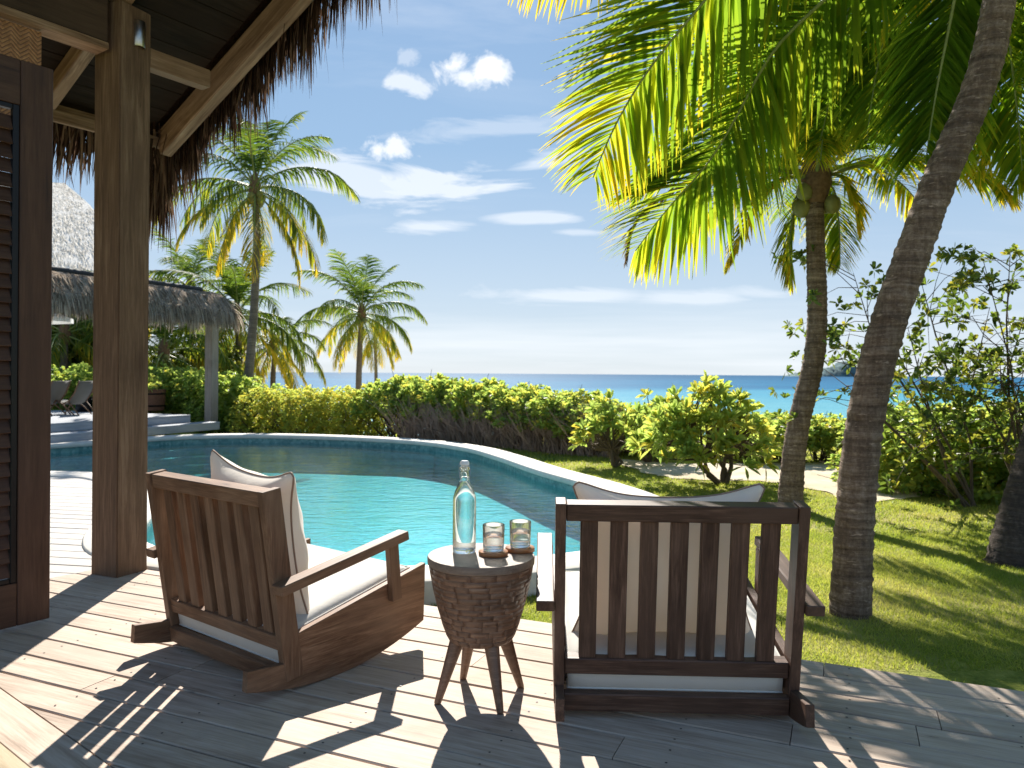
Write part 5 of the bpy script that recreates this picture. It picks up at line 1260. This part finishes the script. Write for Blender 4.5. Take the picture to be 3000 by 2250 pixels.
# planters
def planter(u, Y, r, h, mat, label, name, plant=True, seed=0):
    p = at(u, 1200, Y); e = empty(name, (p.x, Y, .301), 0, label, 'planter')
    link('tub', lathe('tub', [(0, .0), (r*.86, 0), (r*.9, .01), (r, h*.9), (r*1.02, h), (r*.94, h), (r*.9, h*.88), (0, h*.86)], mat, 24, cap=False), e)
    for z in (.2, .75):
        link('hoop', lathe('hoop', [(r*(.9+.1*z)+.004, h*z), (r*(.9+.1*z)+.008, h*z+.005), (r*(.9+.1*z)+.010, h*z+.03), (r*(.9+.1*z)+.004, h*z+.035)], BLACKM, 24, cap=False), e)
    if plant:
        rr_ = np.random.default_rng(seed); C = rr_.normal(0, 1, (40, 3))*np.array([r*.5, r*.5, .07])+np.array([0, 0, h+.1]); nm = C-np.array([0, 0, h]); nm /= np.linalg.norm(nm, axis=1, keepdims=True)
        V, q, tint = leaf_cloud(C, nm, 7, .12, .05, seed, tlo=.3, thi=.8); link('plant', mk('plant', V, [q], SHRUB, tint=tint), e)['kind'] = 'stuff'
    return e
planter(440, 16.4, .31, .46, wood('tub_wood', (.08, .035, .02), (.16, .075, .045), (.22, .11, .07), 1, .7), 'brown wooden tub planter standing on the terrace beside the post', 'tub_planter', True, 3)
planter(246, 15.8, .16, .30, BLACKM, 'small black pot standing behind the sling chairs', 'black_pot', False, 3)
# rock by the walkway post
def rock(u, v, r, label, c, sq=.6, seed=0):
    bm = bmesh.new(); bmesh.ops.create_icosphere(bm, subdivisions=3, radius=r); rr_ = random.Random(seed)
    for v_ in bm.verts: v_.co *= 1+.16*math.sin(v_.co.x*9/r*.3+seed)+.10*math.sin(v_.co.y*14/r*.3+2)+rr_.uniform(-.03, .03); v_.co.z *= sq
    me = bpy.data.meshes.new('rock'); bm.to_mesh(me); bm.free(); me.materials.append(c); p = gnd(u, v, -.1)
    o = link('rock', me); o.location = (p.x, p.y, -.1+r*sq*.6); props(o, label, 'rock', 'rocks at the foot of the walkway post'); return o
rock(682, 1258, .17, 'reddish rock lying beside the walkway post on the grass', plain('red_rock', (.20, .10, .07), .9, noise=.3, ns=8, bumpk=.5), .6, 1)
rock(652, 1258, .10, 'small grey rock touching the end of the terrace step', plain('grey_rock', (.22, .20, .18), .9, noise=.3, ns=8, bumpk=.5), .5, 4)
# parasol left of the walkway
pp_ = at(60, 925, 13.6)
par_ = empty('parasol', (pp_.x, 13.6, .301), 0, 'white canvas parasol whose edge shows beside the louvred door', 'parasol')
zt = pp_.z-.301+.30; ang_ = [k*math.pi/4 for k in range(8)]
V = [(0, 0, zt)]+[(.85*math.cos(a), .85*math.sin(a), zt-.32) for a in ang_]+[(.85*math.cos(a), .85*math.sin(a), zt-.40) for a in ang_]+[(0, 0, zt-.012)]
link('canopy', mk('canopy', V, [np.array([(0, 1+k, 1+(k+1) % 8) for k in range(8)]), np.array([(1+k, 9+k, 9+(k+1) % 8, 1+(k+1) % 8) for k in range(8)]), np.array([(17, 1+(k+1) % 8, 1+k) for k in range(8)])], WHITEF), par_)
tube('pole', [(0, 0, 0), (0, 0, zt+.05)], .022, BEAMW, 10, par_)

# ------------------------------------------------------------------ grass blades on the lawn
rg = np.random.default_rng(5)
def grass(n, x0, x1, y0, y1, hgt, wid, pw=1.0, edge=False):
    Yv = y0+(y1-y0)*rg.random(n)**pw; Xv = x0+(x1-x0)*rg.random(n)
    if edge: dd_ = 3.378+np.abs(rg.normal(0, .05, n)); aa_ = rg.uniform(-5.5, .3, n); Xv = U.x*aa_+N.x*dd_; Yv = U.y*aa_+N.y*dd_
    ok = (np.abs(Xv/Yv) < .78) & ~inside_np(np.array([(p.x, p.y) for p in OUT]), Xv, Yv) & ((Xv*N.x+Yv*N.y) > 3.375)
    ok &= ~((Yv > 4.3) & (Xv < -1.0) & (Yv < 12))
    ok &= ~inside_np(PATHa, Xv, Yv)
    Xv, Yv = Xv[ok], Yv[ok]; m = len(Xv); Z = gh(Xv, Yv)-.004
    a = rg.random(m)*6.28; ln = rg.normal(0, .55, (m, 2)); H_ = hgt*rg.uniform(.4, 1.15, m)
    w_ = wid*rg.uniform(.7, 1.2, m); b = np.stack([Xv, Yv, Z], 1); sd_ = np.stack([np.cos(a), np.sin(a), np.zeros(m)], 1)*w_[:, None]
    tip = b+np.stack([ln[:, 0]*H_, ln[:, 1]*H_, H_], 1)
    V = np.stack([b-sd_/2, b+sd_/2, tip], 1).reshape(-1, 3); f = np.arange(3*m).reshape(-1, 3)
    nz = .5+.25*np.sin(Xv*1.7+Yv*.9)+.2*np.sin(Xv*4.3-Yv*3.1)+.2*np.sin(Xv*9.1+Yv*7.7+2*np.sin(Yv*3))
    return V, f, np.repeat(np.clip(nz*.6+rg.normal(.25, .18, m), 0, 1), 3)
parts = [grass(9000, 0, 0, 0, 0, .075, .005, edge=True), grass(170000, -.8, 4.6, 3.3, 6.2, .030, .0045), grass(90000, -.6, 7.0, 6.2, 10.5, .034, .009), grass(50000, -2, 9, 10.5, 15, .04, .014)]
V, Fc, tn_, off_ = [], [], [], 0
for v_, f_, t2 in parts: V.append(v_); Fc.append(f_+off_); tn_.append(t2); off_ += len(v_)
o = link('grass', mk('grass', np.concatenate(V), [np.concatenate(Fc)], GRASSM, tint=np.concatenate(tn_))); props(o, 'short green lawn grass between deck, pool and hedge', 'grass', kind='stuff')
print('planks', n_main, n_pool, 'objects', len(bpy.data.objects), 'tris', sum(len(o_.data.polygons) for o_ in bpy.data.objects if o_.type == 'MESH'))
